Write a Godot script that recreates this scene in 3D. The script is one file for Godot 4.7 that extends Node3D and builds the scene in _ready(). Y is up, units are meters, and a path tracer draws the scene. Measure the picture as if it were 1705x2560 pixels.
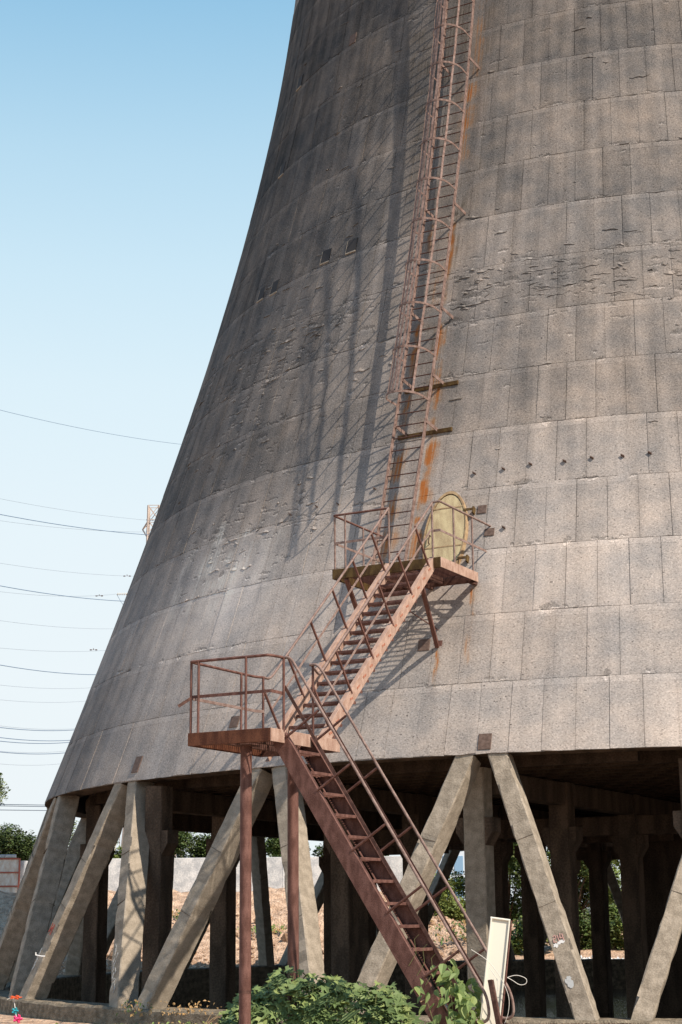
extends Node3D
# An old concrete cooling tower with a steel stair, a caged ladder and its raker columns, on a clear day.

# ---- the tower's shape (metres; y = 0 is the top of the basin wall) ----
const LINTEL := 4.4
const CX := 9.005
const CZ := -44.594
const R_LINTEL := 16.77
const R_BASE := 18.05
const THROAT := 33.445
const BULGE := 21.495
const LEGS := 23
const PHI_FIRST := -0.0693
const LIFT := 1.34
const GROUND := -0.33
var toward_camera := Vector2(-0.198, 0.980)
var toward_left := Vector2(-0.980, -0.198)
var along := Vector2(0.8788, 0.4772)      # the stair's plan axes: along the wall ...
var inward := Vector2(0.4772, -0.8788)    # ... and into the tower
var rng := RandomNumberGenerator.new()
var taken := {}
var M := {}


func _ready() -> void:
	rng.seed = 41
	toward_camera = Vector2(-CX, -CZ).normalized()
	toward_left = Vector2(CZ, -CX).normalized()
	var cam := Camera3D.new()
	cam.name = "camera"
	add_child(cam)
	cam.transform = Transform3D(Basis(Vector3.RIGHT, 0.24085) * Basis(Vector3.BACK, -0.0087), Vector3(0, 1.663, 0))
	cam.fov = 34.702
	cam.far = 3000.0
	cam.current = true
	var we := WorldEnvironment.new()
	we.name = "environment"
	var env := Environment.new()
	env.tonemap_mode = Environment.TONE_MAPPER_LINEAR
	env.tonemap_exposure = 1.45
	env.background_mode = Environment.BG_SKY
	env.sdfgi_enabled = true
	env.ssao_enabled = true
	env.ssil_enabled = true
	var sky_mat := PanoramaSkyMaterial.new()
	sky_mat.panorama = clear_sky()
	env.background_energy_multiplier = 0.715
	var sky := Sky.new()
	sky.sky_material = sky_mat
	env.sky = sky
	we.environment = env
	add_child(we)
	var sun := DirectionalLight3D.new()
	sun.name = "sun"
	add_child(sun)
	var el := deg_to_rad(46.5)
	var az := deg_to_rad(48.5)
	var to_sun := Vector3(sin(az) * cos(el), sin(el), cos(az) * cos(el))
	sun.look_at_from_position(Vector3.ZERO, -to_sun, Vector3.UP)
	sun.light_energy = 1.5
	sun.light_color = Color(1.0, 0.94, 0.865)
	sun.light_angular_distance = 0.5
	sun.shadow_enabled = true

	make_materials()
	make_ground()
	make_tower()
	make_inner_frame()
	make_stair()
	make_ladder()
	make_background()
	make_power_lines()
	make_foreground()


# Clear summer air: white with haze at the horizon, blue higher up, the same all round.
func clear_sky() -> ImageTexture:
	var stops := [[-90.0, Color(0.50, 0.46, 0.42)], [-2.0, Color(0.62, 0.58, 0.54)], [0.0, Color(0.925, 0.950, 0.958)], [8.0, Color(0.912, 0.950, 0.968)], [13.0, Color(0.892, 0.944, 0.970)], [18.0, Color(0.852, 0.928, 0.967)], [22.0, Color(0.79, 0.896, 0.955)], [26.0, Color(0.71, 0.847, 0.93)], [31.0, Color(0.58, 0.765, 0.888)], [40.0, Color(0.37, 0.61, 0.80)], [60.0, Color(0.28, 0.50, 0.72)], [90.0, Color(0.24, 0.44, 0.67)]]
	var im := Image.create_empty(16, 512, false, Image.FORMAT_RGBF)
	for j in 512:
		var e := 90.0 - (j + 0.5) / 512.0 * 180.0
		var c: Color = stops[0][1]
		for i in stops.size() - 1:
			if e >= stops[i][0]:
				c = (stops[i][1] as Color).lerp(stops[i + 1][1], clampf((e - stops[i][0]) / (stops[i + 1][0] - stops[i][0]), 0, 1))
		c = c.srgb_to_linear()
		for i in 16:
			im.set_pixel(i, j, c)
	return ImageTexture.create_from_image(im)


# ------------------------------------------------------------------ helpers
func numbered(called: String) -> String:
	var n: int = taken.get(called, -1) + 1
	taken[called] = n
	return called if n == 0 else "%s_%03d" % [called, n]


func mb() -> SurfaceTool:
	var st := SurfaceTool.new()
	st.begin(Mesh.PRIMITIVE_TRIANGLES)
	return st


func thing(called: String, label: String, category: String, at: Vector3, group := "") -> Node3D:
	var o := Node3D.new()
	o.name = numbered(called)
	add_child(o, true)
	o.position = at
	tag(o, label, category, group)
	return o


func tag(o: Node3D, label: String, category: String, group := "") -> void:
	o.set_meta("label", label)
	o.set_meta("category", category)
	if group != "":
		o.set_meta("group", group)


# One named mesh; shapes are given in world space and moved into the frame of the parent.
func obj(called: String, st: SurfaceTool, mat: Material, parent: Node3D = null, label := "") -> MeshInstance3D:
	var mesh := st.commit()
	return inst(called, mesh, mat, parent, label)


func inst(called: String, mesh: Mesh, mat: Material, parent: Node3D = null, label := "") -> MeshInstance3D:
	var o := MeshInstance3D.new()
	o.mesh = mesh
	o.material_override = mat
	if parent == null:
		o.name = numbered(called)
		add_child(o, true)
	else:
		o.name = called
		var off := Vector3.ZERO
		var n: Node = parent
		while n != self:
			off += (n as Node3D).position
			n = n.get_parent()
		o.position = -off
		parent.add_child(o, true)
	if label != "":
		o.set_meta("label", label)
	return o


func stuff(o: Node3D) -> void:
	o.set_meta("kind", "stuff")


func structure(called: String, st: SurfaceTool, mat: Material) -> MeshInstance3D:
	var o := obj(called, st, mat)
	o.set_meta("kind", "structure")
	return o


# a, b, c, d run counter-clockwise as seen from outside
func quad(st: SurfaceTool, a: Vector3, b: Vector3, c: Vector3, d: Vector3) -> void:
	var n := (b - a).cross(d - a)
	if n.length_squared() < 1e-14:
		n = (c - b).cross(d - b)
	st.set_normal(n.normalized())
	for v in [a, c, b, a, d, c]:
		st.add_vertex(v)


func tri(st: SurfaceTool, a: Vector3, b: Vector3, c: Vector3) -> void:
	st.set_normal((b - a).cross(c - a).normalized())
	for v in [a, c, b]:
		st.add_vertex(v)


func hexa(st: SurfaceTool, p: Array) -> void:
	# p: 4 corners of the one end (counter-clockwise seen from that end), then 4 of the other in the same order
	quad(st, p[0], p[1], p[2], p[3])
	quad(st, p[7], p[6], p[5], p[4])
	for i in 4:
		var j := (i + 1) % 4
		quad(st, p[j], p[i], p[4 + i], p[4 + j])


# A beam from p to q, w across and h along up, its long edges chamfered when c > 0
func bar(st: SurfaceTool, p: Vector3, q: Vector3, w: float, h: float, up := Vector3.UP, c := 0.0) -> void:
	var d := (q - p).normalized()
	var s := d.cross(up)
	if s.length() < 0.001:
		s = d.cross(Vector3.RIGHT)
	s = s.normalized()
	var u := s.cross(d).normalized()
	var x := w / 2
	var y := h / 2
	var prof: Array
	if c > 0.0:
		prof = [Vector2(-x + c, -y), Vector2(x - c, -y), Vector2(x, -y + c), Vector2(x, y - c), Vector2(x - c, y), Vector2(-x + c, y), Vector2(-x, y - c), Vector2(-x, -y + c)]
	else:
		prof = [Vector2(-x, -y), Vector2(x, -y), Vector2(x, y), Vector2(-x, y)]
	var n := prof.size()
	var pa := []
	var qa := []
	for v in prof:
		pa.append(p + s * v.x + u * v.y)
		qa.append(q + s * v.x + u * v.y)
	for i in n:
		var j := (i + 1) % n
		quad(st, pa[j], pa[i], qa[i], qa[j])
	for i in range(1, n - 1):
		tri(st, pa[0], pa[i], pa[i + 1])
		tri(st, qa[0], qa[i + 1], qa[i])


func tube(st: SurfaceTool, pts: Array, r: float, sides := 7, r_end := -1.0) -> void:
	var n := pts.size()
	var up := Vector3.UP
	var rings := []
	for i in n:
		var d: Vector3 = (pts[mini(i + 1, n - 1)] - pts[maxi(i - 1, 0)]).normalized()
		if absf(d.dot(up)) > 0.95:
			up = Vector3.RIGHT if absf(d.x) < 0.8 else Vector3.BACK
		var s := d.cross(up).normalized()
		var u := s.cross(d).normalized()
		up = u
		var rr := r if r_end < 0.0 else lerpf(r, r_end, float(i) / (n - 1))
		var ring := []
		for k in sides:
			var t := TAU * k / sides
			ring.append([pts[i] + (s * cos(t) + u * sin(t)) * rr, s * cos(t) + u * sin(t)])
		rings.append(ring)
	for i in n - 1:
		for k in sides:
			var l := (k + 1) % sides
			for v in [rings[i][l], rings[i + 1][k], rings[i][k], rings[i][l], rings[i + 1][l], rings[i + 1][k]]:
				st.set_normal(v[1])
				st.add_vertex(v[0])
	for k in range(1, sides - 1):
		tri(st, rings[0][0][0], rings[0][k + 1][0], rings[0][k][0])
		tri(st, rings[n - 1][0][0], rings[n - 1][k][0], rings[n - 1][k + 1][0])


# A rounded path: corners replaced by short arcs
func soft(pts: Array, r: float) -> Array:
	var out := [pts[0]]
	for i in range(1, pts.size() - 1):
		var a: Vector3 = pts[i - 1]
		var b: Vector3 = pts[i]
		var c: Vector3 = pts[i + 1]
		var ra := minf(r, a.distance_to(b) * 0.45)
		var rc := minf(r, c.distance_to(b) * 0.45)
		var p := b + (a - b).normalized() * ra
		var q := b + (c - b).normalized() * rc
		for k in 5:
			var t := k / 4.0
			out.append(p.lerp(b, t).lerp(b.lerp(q, t), t))
	out.append(pts[-1])
	return out


func P(a: float, b: float, y: float) -> Vector3:
	return Vector3(a * along.x + b * inward.x, y, a * along.y + b * inward.y)


func radius(y: float) -> float:
	var w := R_LINTEL / sqrt(1.0 + pow((LINTEL - THROAT) / BULGE, 2))
	return w * sqrt(1.0 + pow((y - THROAT) / BULGE, 2))


func slope(y: float) -> float:
	return (radius(y + 0.05) - radius(y - 0.05)) / 0.1


func ring(phi: float, r: float, y: float) -> Vector3:
	var v := toward_camera * cos(phi) + toward_left * sin(phi)
	return Vector3(CX + r * v.x, y, CZ + r * v.y)


func skin(phi: float, y: float, off := 0.0) -> Vector3:
	return ring(phi, radius(y) + off, y)


func skin_normal(phi: float, y: float) -> Vector3:
	var v := toward_camera * cos(phi) + toward_left * sin(phi)
	return Vector3(v.x, -slope(y), v.y).normalized()


# how far inward (stair axes) the tower's face lies at a, y
func face(a: float, y: float, off := 0.0) -> float:
	return 43.486 - sqrt(pow(radius(y) + off, 2) - pow(a + 13.365, 2))


func phi_of(p: Vector3) -> float:
	var w := Vector2(p.x - CX, p.z - CZ)
	return atan2(w.dot(toward_left), w.dot(toward_camera))


func noise(freq: float, kind := FastNoiseLite.TYPE_SIMPLEX_SMOOTH, octaves := 4, sd := 1) -> FastNoiseLite:
	var n := FastNoiseLite.new()
	n.noise_type = kind
	n.frequency = freq
	n.fractal_octaves = octaves
	n.fractal_type = FastNoiseLite.FRACTAL_FBM if octaves > 1 else FastNoiseLite.FRACTAL_NONE
	n.seed = sd
	return n


# ------------------------------------------------------------------ materials
# A seamless picture of a rough surface: three scales of noise between dark and light, with flecks.
func rough_picture(dark: Color, light: Color, fleck: Color, share: float, sd: int, stretch := 1, size := 512) -> ImageTexture:
	var a := noise(0.012, FastNoiseLite.TYPE_SIMPLEX_SMOOTH, 4, sd).get_seamless_image(size, size / stretch)
	if stretch > 1:
		a.resize(size, size, Image.INTERPOLATE_CUBIC)
	var b := noise(0.09, FastNoiseLite.TYPE_SIMPLEX_SMOOTH, 3, sd + 1).get_seamless_image(size, size)
	var da := a.get_data()
	var db := b.get_data()
	var out := PackedByteArray()
	out.resize(size * size * 3)
	var r := RandomNumberGenerator.new()
	r.seed = sd
	for i in size * size:
		var t := clampf(0.5 + (da[i] - 128) / 190.0 + (db[i] - 128) / 240.0 + (r.randf() - 0.5) * 0.22, 0.0, 1.0)
		var c := dark.lerp(light, t)
		if r.randf() < share:
			c = c.lerp(fleck, 0.5 + 0.4 * r.randf())
		out[i * 3] = int(c.r * 237)
		out[i * 3 + 1] = int(c.g * 237)
		out[i * 3 + 2] = int(c.b * 237)
	return ImageTexture.create_from_image(Image.create_from_data(size, size, false, Image.FORMAT_RGB8, out))


func tri_mat(pic: Texture2D, period: float, rough: float, relief := 0.0, bump: Texture2D = null) -> StandardMaterial3D:
	var m := StandardMaterial3D.new()
	m.albedo_texture = pic
	m.roughness = rough
	m.uv1_triplanar = true
	m.uv1_world_triplanar = true
	m.uv1_scale = Vector3.ONE / period
	m.uv1_triplanar_sharpness = 4.0
	m.metallic_specular = 0.3
	if relief > 0.0:
		m.heightmap_enabled = true
		m.heightmap_texture = bump
		m.heightmap_scale = relief
	return m


func plain(c: Color, rough: float, spec := 0.4) -> StandardMaterial3D:
	var m := StandardMaterial3D.new()
	m.albedo_color = c
	m.roughness = rough
	m.metallic_specular = spec
	return m


func lin(r: float, g: float, b: float) -> Color:
	return Color(r, g, b).linear_to_srgb()


func make_materials() -> void:
	var nt := NoiseTexture2D.new()
	nt.width = 512
	nt.height = 512
	nt.seamless = true
	nt.noise = noise(0.05, FastNoiseLite.TYPE_SIMPLEX_SMOOTH, 5, 9)
	M.grit = nt
	var con := rough_picture(Color(0.53, 0.495, 0.445), Color(0.68, 0.64, 0.585), Color(0.86, 0.83, 0.78), 0.016, 3)
	M.leg = tri_mat(con, 1.5, 0.93, 0.45, nt)
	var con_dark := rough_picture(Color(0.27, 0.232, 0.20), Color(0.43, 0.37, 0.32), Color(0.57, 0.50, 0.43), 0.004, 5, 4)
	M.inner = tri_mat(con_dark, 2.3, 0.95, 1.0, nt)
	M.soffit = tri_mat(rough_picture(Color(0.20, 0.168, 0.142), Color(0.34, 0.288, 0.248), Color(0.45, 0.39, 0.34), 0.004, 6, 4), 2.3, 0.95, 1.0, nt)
	M.basin = tri_mat(rough_picture(Color(0.38, 0.35, 0.30), Color(0.63, 0.58, 0.51), Color(0.76, 0.74, 0.68), 0.01, 7), 1.4, 0.95, 2.0, nt)
	var pink := rough_picture(Color(0.45, 0.37, 0.345), Color(0.62, 0.545, 0.52), Color(0.44, 0.25, 0.19), 0.04, 11)
	M.pale_steel = tri_mat(pink, 0.9, 0.72, 0.15, nt)
	var red := rough_picture(Color(0.335, 0.225, 0.20), Color(0.495, 0.365, 0.335), Color(0.66, 0.52, 0.47), 0.04, 13, 3)
	M.ladder_steel = tri_mat(rough_picture(Color(0.40, 0.325, 0.30), Color(0.60, 0.52, 0.495), Color(0.42, 0.24, 0.18), 0.05, 12), 0.8, 0.75, 0.15, nt)
	M.red_steel = tri_mat(red, 0.8, 0.66, 0.2, nt)
	var orange := rough_picture(Color(0.60, 0.485, 0.43), Color(0.745, 0.645, 0.59), Color(0.55, 0.35, 0.27), 0.03, 17, 2)
	M.orange_steel = tri_mat(orange, 0.9, 0.7, 0.15, nt)
	var moss := rough_picture(Color(0.28, 0.205, 0.13), Color(0.43, 0.355, 0.215), Color(0.50, 0.30, 0.20), 0.02, 19, 3)
	M.mossy_steel = tri_mat(moss, 0.7, 0.75, 0.15, nt)
	M.shaded_mossy_red = tri_mat(rough_picture(Color(0.29, 0.165, 0.125), Color(0.455, 0.295, 0.22), Color(0.37, 0.32, 0.16), 0.03, 21, 4), 0.9, 0.7, 0.15, nt)  # moss flecks, plus the dimness of faces off the sun put into the colour
	M.dark_steel = tri_mat(rough_picture(Color(0.26, 0.18, 0.16), Color(0.42, 0.31, 0.28), Color(0.50, 0.33, 0.26), 0.01, 23), 0.7, 0.7)
	M.plate = tri_mat(rough_picture(Color(0.35, 0.29, 0.265), Color(0.47, 0.405, 0.375), Color(0.55, 0.35, 0.25), 0.02, 27), 0.5, 0.8)
	M.weld = tri_mat(rough_picture(Color(0.55, 0.33, 0.26), Color(0.74, 0.55, 0.47), Color(0.5, 0.28, 0.2), 0.03, 61), 0.3, 0.8)
	M.void_plate = plain(lin(0.035, 0.033, 0.034), 0.85)  # near-black colour in place of the shade inside a hole
	var door := rough_picture(Color(0.66, 0.585, 0.465), Color(0.82, 0.765, 0.61), Color(0.60, 0.36, 0.26), 0.015, 29, 3)
	M.door = tri_mat(door, 1.1, 0.7)
	M.door_rim = tri_mat(rough_picture(Color(0.58, 0.48, 0.375), Color(0.74, 0.65, 0.51), Color(0.58, 0.34, 0.22), 0.015, 31), 0.8, 0.7)
	M.dirt = tri_mat(rough_picture(Color(0.66, 0.545, 0.455), Color(0.88, 0.765, 0.665), Color(0.90, 0.82, 0.74), 0.03, 37), 3.7, 0.97, 9.0, nt)
	M.rock = tri_mat(rough_picture(Color(0.52, 0.42, 0.34), Color(0.78, 0.66, 0.56), Color(0.85, 0.80, 0.74), 0.02, 41), 1.0, 0.95, 2.0, nt)
	M.render_wall = tri_mat(rough_picture(Color(0.70, 0.715, 0.735), Color(0.88, 0.885, 0.89), Color(0.55, 0.56, 0.58), 0.004, 43), 5.0, 0.95, 0.6, nt)
	M.gate_panel = tri_mat(rough_picture(Color(0.86, 0.77, 0.70), Color(0.95, 0.93, 0.90), Color(0.75, 0.45, 0.35), 0.01, 47, 2), 1.6, 0.6)
	M.gate_frame = plain(lin(0.42, 0.12, 0.08), 0.6)
	M.bark = tri_mat(rough_picture(Color(0.24, 0.19, 0.15), Color(0.42, 0.35, 0.28), Color(0.5, 0.45, 0.38), 0.01, 53, 4), 0.8, 0.95)
	M.cream = plain(lin(0.64, 0.62, 0.54), 0.45, 0.5)
	M.wire = plain(lin(0.62, 0.61, 0.57), 0.5)
	M.cable_dark = plain(lin(0.09, 0.16, 0.27), 0.6)
	M.cable_pale = plain(lin(0.20, 0.25, 0.32), 0.6)
	M.galvanised = tri_mat(rough_picture(Color(0.66, 0.59, 0.55), Color(0.84, 0.80, 0.77), Color(0.60, 0.36, 0.26), 0.02, 59), 0.8, 0.6)
	M.porcelain = plain(lin(0.55, 0.55, 0.52), 0.25, 0.5)
	var w := StandardMaterial3D.new()
	w.albedo_color = lin(0.018, 0.024, 0.022)
	w.roughness = 0.06
	w.heightmap_enabled = true
	w.heightmap_texture = nt
	w.heightmap_scale = 0.6
	w.uv1_triplanar = true
	w.uv1_world_triplanar = true
	w.uv1_scale = Vector3.ONE / 2.5
	M.water = w
	M.leaves = []
	for c in [Color(0.092, 0.140, 0.052), Color(0.118, 0.172, 0.064), Color(0.150, 0.208, 0.078), Color(0.198, 0.25, 0.088), Color(0.062, 0.095, 0.038)]:
		M.leaves.append(leaf_mat(c))
	M.foliage = leaf_mat(Color(1, 1, 1))
	(M.foliage as StandardMaterial3D).vertex_color_use_as_albedo = true
	(M.foliage as StandardMaterial3D).backlight = Color(0.25, 0.30, 0.08)
	M.stem = plain(lin(0.16, 0.17, 0.07), 0.8)
	M.dry = plain(lin(0.42, 0.31, 0.19), 0.9)
	M.glass_blue = plain(lin(0.20, 0.34, 0.50), 0.15, 0.6)
	M.facade_blue = plain(lin(0.52, 0.60, 0.68), 0.6)
	M.red_paint = plain(lin(0.40, 0.055, 0.04), 0.75)
	M.pink_paint = plain(lin(0.50, 0.30, 0.27), 0.8)
	M.white_paint = plain(lin(0.66, 0.67, 0.67), 0.85)
	M.chalk = plain(lin(0.42, 0.44, 0.45), 0.9)
	M.toy_red = plain(lin(0.72, 0.13, 0.05), 0.5)
	M.toy_teal = plain(lin(0.03, 0.30, 0.36), 0.5)
	M.toy_pink = plain(lin(0.72, 0.06, 0.20), 0.5)


func leaf_mat(c: Color) -> StandardMaterial3D:
	var m := StandardMaterial3D.new()
	m.albedo_color = c.linear_to_srgb()
	m.roughness = 0.55
	m.metallic_specular = 0.35
	m.cull_mode = BaseMaterial3D.CULL_DISABLED
	m.backlight_enabled = true
	m.backlight = Color(c.r * 1.1, c.g * 1.2, c.b * 0.7).linear_to_srgb()
	return m


# ------------------------------------------------------------------ the tower's skin, computed once round the part that faces the camera
const TEX := 2048
const PHI0 := -0.5
const PHI_SPAN := 2.0
const Y_TOP := 27.0
const Y_SPAN := 22.6

func row_of(y: float) -> int:
	return int(floor((y - LINTEL) / LIFT))

func panels_in_row(k: int) -> int:
	return roundi(TAU * radius(LINTEL + (k + 0.5) * LIFT) / 0.59)

func row_shift(k: int) -> float:
	return fposmod(k * 0.381 + 0.13, 1.0)


func tower_material() -> StandardMaterial3D:
	var big := noise(0.007, FastNoiseLite.TYPE_SIMPLEX_SMOOTH, 4, 71).get_image(1024, 1024).get_data()
	var mid := noise(0.035, FastNoiseLite.TYPE_SIMPLEX_SMOOTH, 4, 72).get_image(1024, 1024).get_data()
	var fine := noise(0.26, FastNoiseLite.TYPE_SIMPLEX_SMOOTH, 3, 73).get_image(1024, 1024).get_data()
	var si := noise(0.05, FastNoiseLite.TYPE_SIMPLEX_SMOOTH, 4, 74).get_image(1024, 64)
	si.resize(1024, 1024, Image.INTERPOLATE_CUBIC)
	var streak := si.get_data()
	var grain := PackedByteArray()
	grain.resize(65536 * 4)
	var r := RandomNumberGenerator.new()
	r.seed = 5
	for i in grain.size():
		grain[i] = r.randi() & 255
	var px := PackedByteArray()
	px.resize(TEX * TEX * 3)
	var hp := PackedByteArray()
	hp.resize(TEX * TEX)
	var tone := PackedFloat32Array()
	tone.resize(TEX)
	var last := -99
	for j in TEX:
		var y := Y_TOP - (j + 0.5) / TEX * Y_SPAN
		var k := row_of(y)
		if k != last:
			last = k
			var n := panels_in_row(k)
			var sh := row_shift(k)
			for i in TEX:
				var f := (PHI0 + (i + 0.5) / TEX * PHI_SPAN) / TAU * n + sh
				var idx := int(floor(f))
				var h := float((idx * 7919 + k * 104729 + 977) & 1023) / 1023.0
				var h2 := float((idx * 3571 + k * 7727 + 31) & 1023) / 1023.0
				var edge := absf(f - round(f)) * 0.59
				tone[i] = (h - 0.5) * 6.5 + (-8.0 * exp(-edge / 0.03) if h2 < 0.7 else 4.0 * exp(-edge / 0.03))
		# washed pale low down, sooty with lichen above
		var base := lerpf(174.0, 170.0, clampf((y - 4.4) / 4.0, 0, 1))
		base = lerpf(base, 134.0, smoothstep(8.0, 12.5, y))
		base = lerpf(base, 109.0, smoothstep(12.5, 24.0, y))
		var t := (y - LINTEL) / LIFT - k
		base += [0.0, -3.0, 4.0, -2.0, 3.0, -5.0, 2.0, -1.0, 5.0, -4.0, 1.0, 3.0, -3.0, 2.0, -2.0, 4.0, 0.0, 1.0][clampi(k, 0, 17)]
		base += (9.0 if (1.0 - t) * LIFT < 0.13 else 0.0) - 4.0 * exp(-t * LIFT / 0.12) - (12.0 if absf((1.0 - t) * LIFT - 0.135) < 0.006 else 0.0)
		var dirty := smoothstep(8.0, 14.0, y)
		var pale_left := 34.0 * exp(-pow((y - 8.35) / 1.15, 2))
		var dark_left := 15.0 * smoothstep(9.55, 9.85, y) + 10.0 * smoothstep(6.2, 5.6, y)  # left-hand staining, with some of that side's shade put into the colour
		var o := j * TEX * 3
		var q := (j >> 1) * 1024
		var q3 := (j & 1023) * 1024
		for i in TEX:
			var e := i >> 1
			var f := fine[q3 + (i & 1023)] - 128
			var m := mid[q + e] - 128
			var g := grain[(i * 131 + j * 7919 + ((i * j) >> 5)) & 262143]
			var v := base + tone[i] + (big[q + e] - 128) * (0.075 + 0.03 * dirty) + m * 0.10 + (streak[q + e] - 128) * (0.10 + 0.02 * dirty) + f * 0.13
			if g < 16:
				v -= 24.0 + g * 1.5
			elif g > 243:
				v += 30.0
			else:
				v += (g - 128) * 0.09
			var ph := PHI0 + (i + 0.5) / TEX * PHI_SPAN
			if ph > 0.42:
				v -= dark_left * smoothstep(0.42, 0.66, ph) + (14.0 + 16.0 * smoothstep(8.0, 6.5, y)) * smoothstep(0.72, 0.95, ph)  # far left darkened again: stain plus painted shade on the sunless side
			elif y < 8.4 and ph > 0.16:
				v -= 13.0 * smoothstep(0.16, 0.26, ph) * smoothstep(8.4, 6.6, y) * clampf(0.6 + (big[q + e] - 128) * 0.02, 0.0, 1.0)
			v += pale_left * exp(-pow((ph - 0.635) / 0.085, 2))
			var warm := (m + big[q + e] - 128) * 0.02
			v = clampf(v, 30.0, 226.0)
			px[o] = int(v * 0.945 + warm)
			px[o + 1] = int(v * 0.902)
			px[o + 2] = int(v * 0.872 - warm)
			o += 3
			hp[j * TEX + i] = clampi(int(150.0 + f * 0.09 + m * 0.06 + (-22 if g < 12 else 0)), 0, 255)
	# tie holes and pores
	for n in 26000:
		var ci := r.randi() % TEX
		var cj := r.randi() % TEX
		# pores come in patches, most of them tiny
		var crowd := mid[(cj >> 1) * 1024 + (ci >> 1)] + big[((cj >> 1) + 300) % 1024 * 1024 + (ci >> 1)] - 256
		if crowd < r.randi_range(-45, 45):
			continue
		var u := r.randf()
		var d := r.randf_range(0.42, 0.88)
		pit(px, hp, ci, cj, d, -45, 0)
		if u < 0.30:
			pit(px, hp, ci + 1, cj, d + 0.08, -30, 0)
		if u < 0.10:
			pit(px, hp, ci, cj + 1, d, -40, 0)
			pit(px, hp, ci + 1, cj + 1, d + 0.1, -20, 0)
		if u < 0.05:
			pit(px, hp, ci - 1, cj + 1, 1.15, 20, 6)
	# broken, spalled edges along the lifts and in bands of weak concrete
	for n in 1300:
		var phi := r.randf_range(-0.25, 1.3)
		var y := 0.0
		var u := r.randf()
		if u < 0.34:
			y = LINTEL + LIFT * (1 + r.randi() % 15) + r.randf_range(-0.03, 0.06)
		elif u < 0.56:
			y = r.randfn(14.5, 0.40)
		elif u < 0.70:
			y = r.randfn(13.6, 1.6)
			phi = r.randfn(0.72, 0.13)
		elif u < 0.78:
			y = r.randfn(9.7, 0.5)
			phi = r.randfn(0.62, 0.12)
		else:
			y = r.randf_range(6.0, 26.0)
			if y < 11.0 and r.randf() < 0.8:
				continue
		var w := r.randf_range(0.07, 0.20) if r.randf() < 0.7 else r.randf_range(0.2, 0.5)
		var th := r.randf_range(0.012, 0.035)
		if r.randf() < 0.12:
			th *= 2.5
		var i0 := int((phi - PHI0) / PHI_SPAN * TEX)
		var len := int(w / radius(y) / PHI_SPAN * TEX)
		var j0 := (Y_TOP - y) / Y_SPAN * TEX
		var hh := maxf(1.2, th / Y_SPAN * TEX)
		var wob := 0.0
		var pale := r.randf()
		for i in len:
			wob = clampf(wob + r.randf_range(-1.1, 1.1), -3.5, 3.5)
			var half := hh * (0.5 + 0.9 * sin(PI * i / len)) * r.randf_range(0.6, 1.2)
			for dj in range(-int(half) - 1, int(half) + 2):
				var low := dj > half * 0.2
				pit(px, hp, i0 + i, int(j0 + wob) + dj, 0.84 if not low else 1.04 + 0.16 * pale, -45 if not low else 16, r.randi_range(-16, 20))  # upper half darkened like overhang shade, lower half pale broken concrete
	# lime crumbs along the joints
	for n in 15000:
		var k := r.randi() % 17
		var y := LINTEL + LIFT * k + r.randfn(0.0, 0.018)
		var phi := r.randf_range(-0.3, 1.4)
		if n % 3 == 0:
			var cnt := panels_in_row(k)
			var idx := r.randi_range(int(cnt * -0.05), int(cnt * 0.22))
			if ((idx * 37 + k * 101) & 7) > 2:
				continue
			phi = (idx - row_shift(k)) / cnt * TAU + r.randfn(0.0, 0.0007)
			y = LINTEL + LIFT * (k + r.randf())
		elif sin(phi * 31.0 + k * 2.3) + sin(phi * 12.0 + k) < 0.2:
			continue
		pit(px, hp, int((phi - PHI0) / PHI_SPAN * TEX), int((Y_TOP - y) / Y_SPAN * TEX), 1.0, 22, r.randi_range(6, 38))
	# rust that ran down from the ladder's brackets and the stair's plates, damp behind the ladder
	for s in [[0.322, 22.9, 4.0, 0.16, 0.5], [0.332, 20.5, 2.6, 0.17, 0.85], [0.333, 16.5, 2.2, 0.10, 0.9], [0.331, 13.9, 2.6, 0.14, 1.1], [0.319, 12.3, 1.3, 0.09, 0.9], [0.319, 11.05, 3.3, 0.17, 1.1], [0.322, 9.6, 1.6, 0.14, 0.7], [0.372, 14.0, 1.8, 0.09, 0.8], [0.370, 12.3, 1.3, 0.08, 0.8], [0.369, 11.05, 3.3, 0.17, 1.1], [0.36, 9.6, 1.4, 0.16, 0.5], [0.350, 15.4, 1.1, 0.10, 0.7], [0.231, 7.7, 1.7, 0.05, 0.7], [0.268, 6.45, 0.9, 0.05, 0.8], [0.375, 16.6, 1.0, 0.07, 0.7], [0.345, 8.6, 0.9, 0.10, 0.5]]:
		streak_down(px, mid, s[0], s[1], s[2], s[3], s[4], Color(0.60, 0.355, 0.175))
	for s in [[0.39, 25.0, 11.5, 0.30, 0.45], [0.355, 26.0, 8.0, 0.25, 0.55], [0.43, 21.5, 4.5, 0.35, 0.45], [0.47, 22.5, 3.0, 0.45, 0.35], [0.325, 18.0, 3.5, 0.14, 0.5], [0.345, 14.0, 2.6, 0.22, 0.45], [0.30, 24.0, 9.0, 0.16, 0.35], [0.315, 14.0, 3.5, 0.12, 0.4]]:
		streak_down(px, mid, s[0], s[1], s[2], s[3], s[4], Color(0.235, 0.215, 0.185))
	# lime wash where water ran out of the left side, low down
	for n in 26:
		streak_down(px, mid, r.randfn(0.66, 0.05), r.randfn(9.3, 0.5), r.randf_range(0.6, 2.2), r.randf_range(0.08, 0.35), 0.28, Color(0.80, 0.80, 0.78))
	var m := StandardMaterial3D.new()
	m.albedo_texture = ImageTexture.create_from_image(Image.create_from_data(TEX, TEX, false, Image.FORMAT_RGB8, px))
	m.heightmap_enabled = true
	m.heightmap_texture = ImageTexture.create_from_image(Image.create_from_data(TEX, TEX, false, Image.FORMAT_L8, hp))
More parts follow.
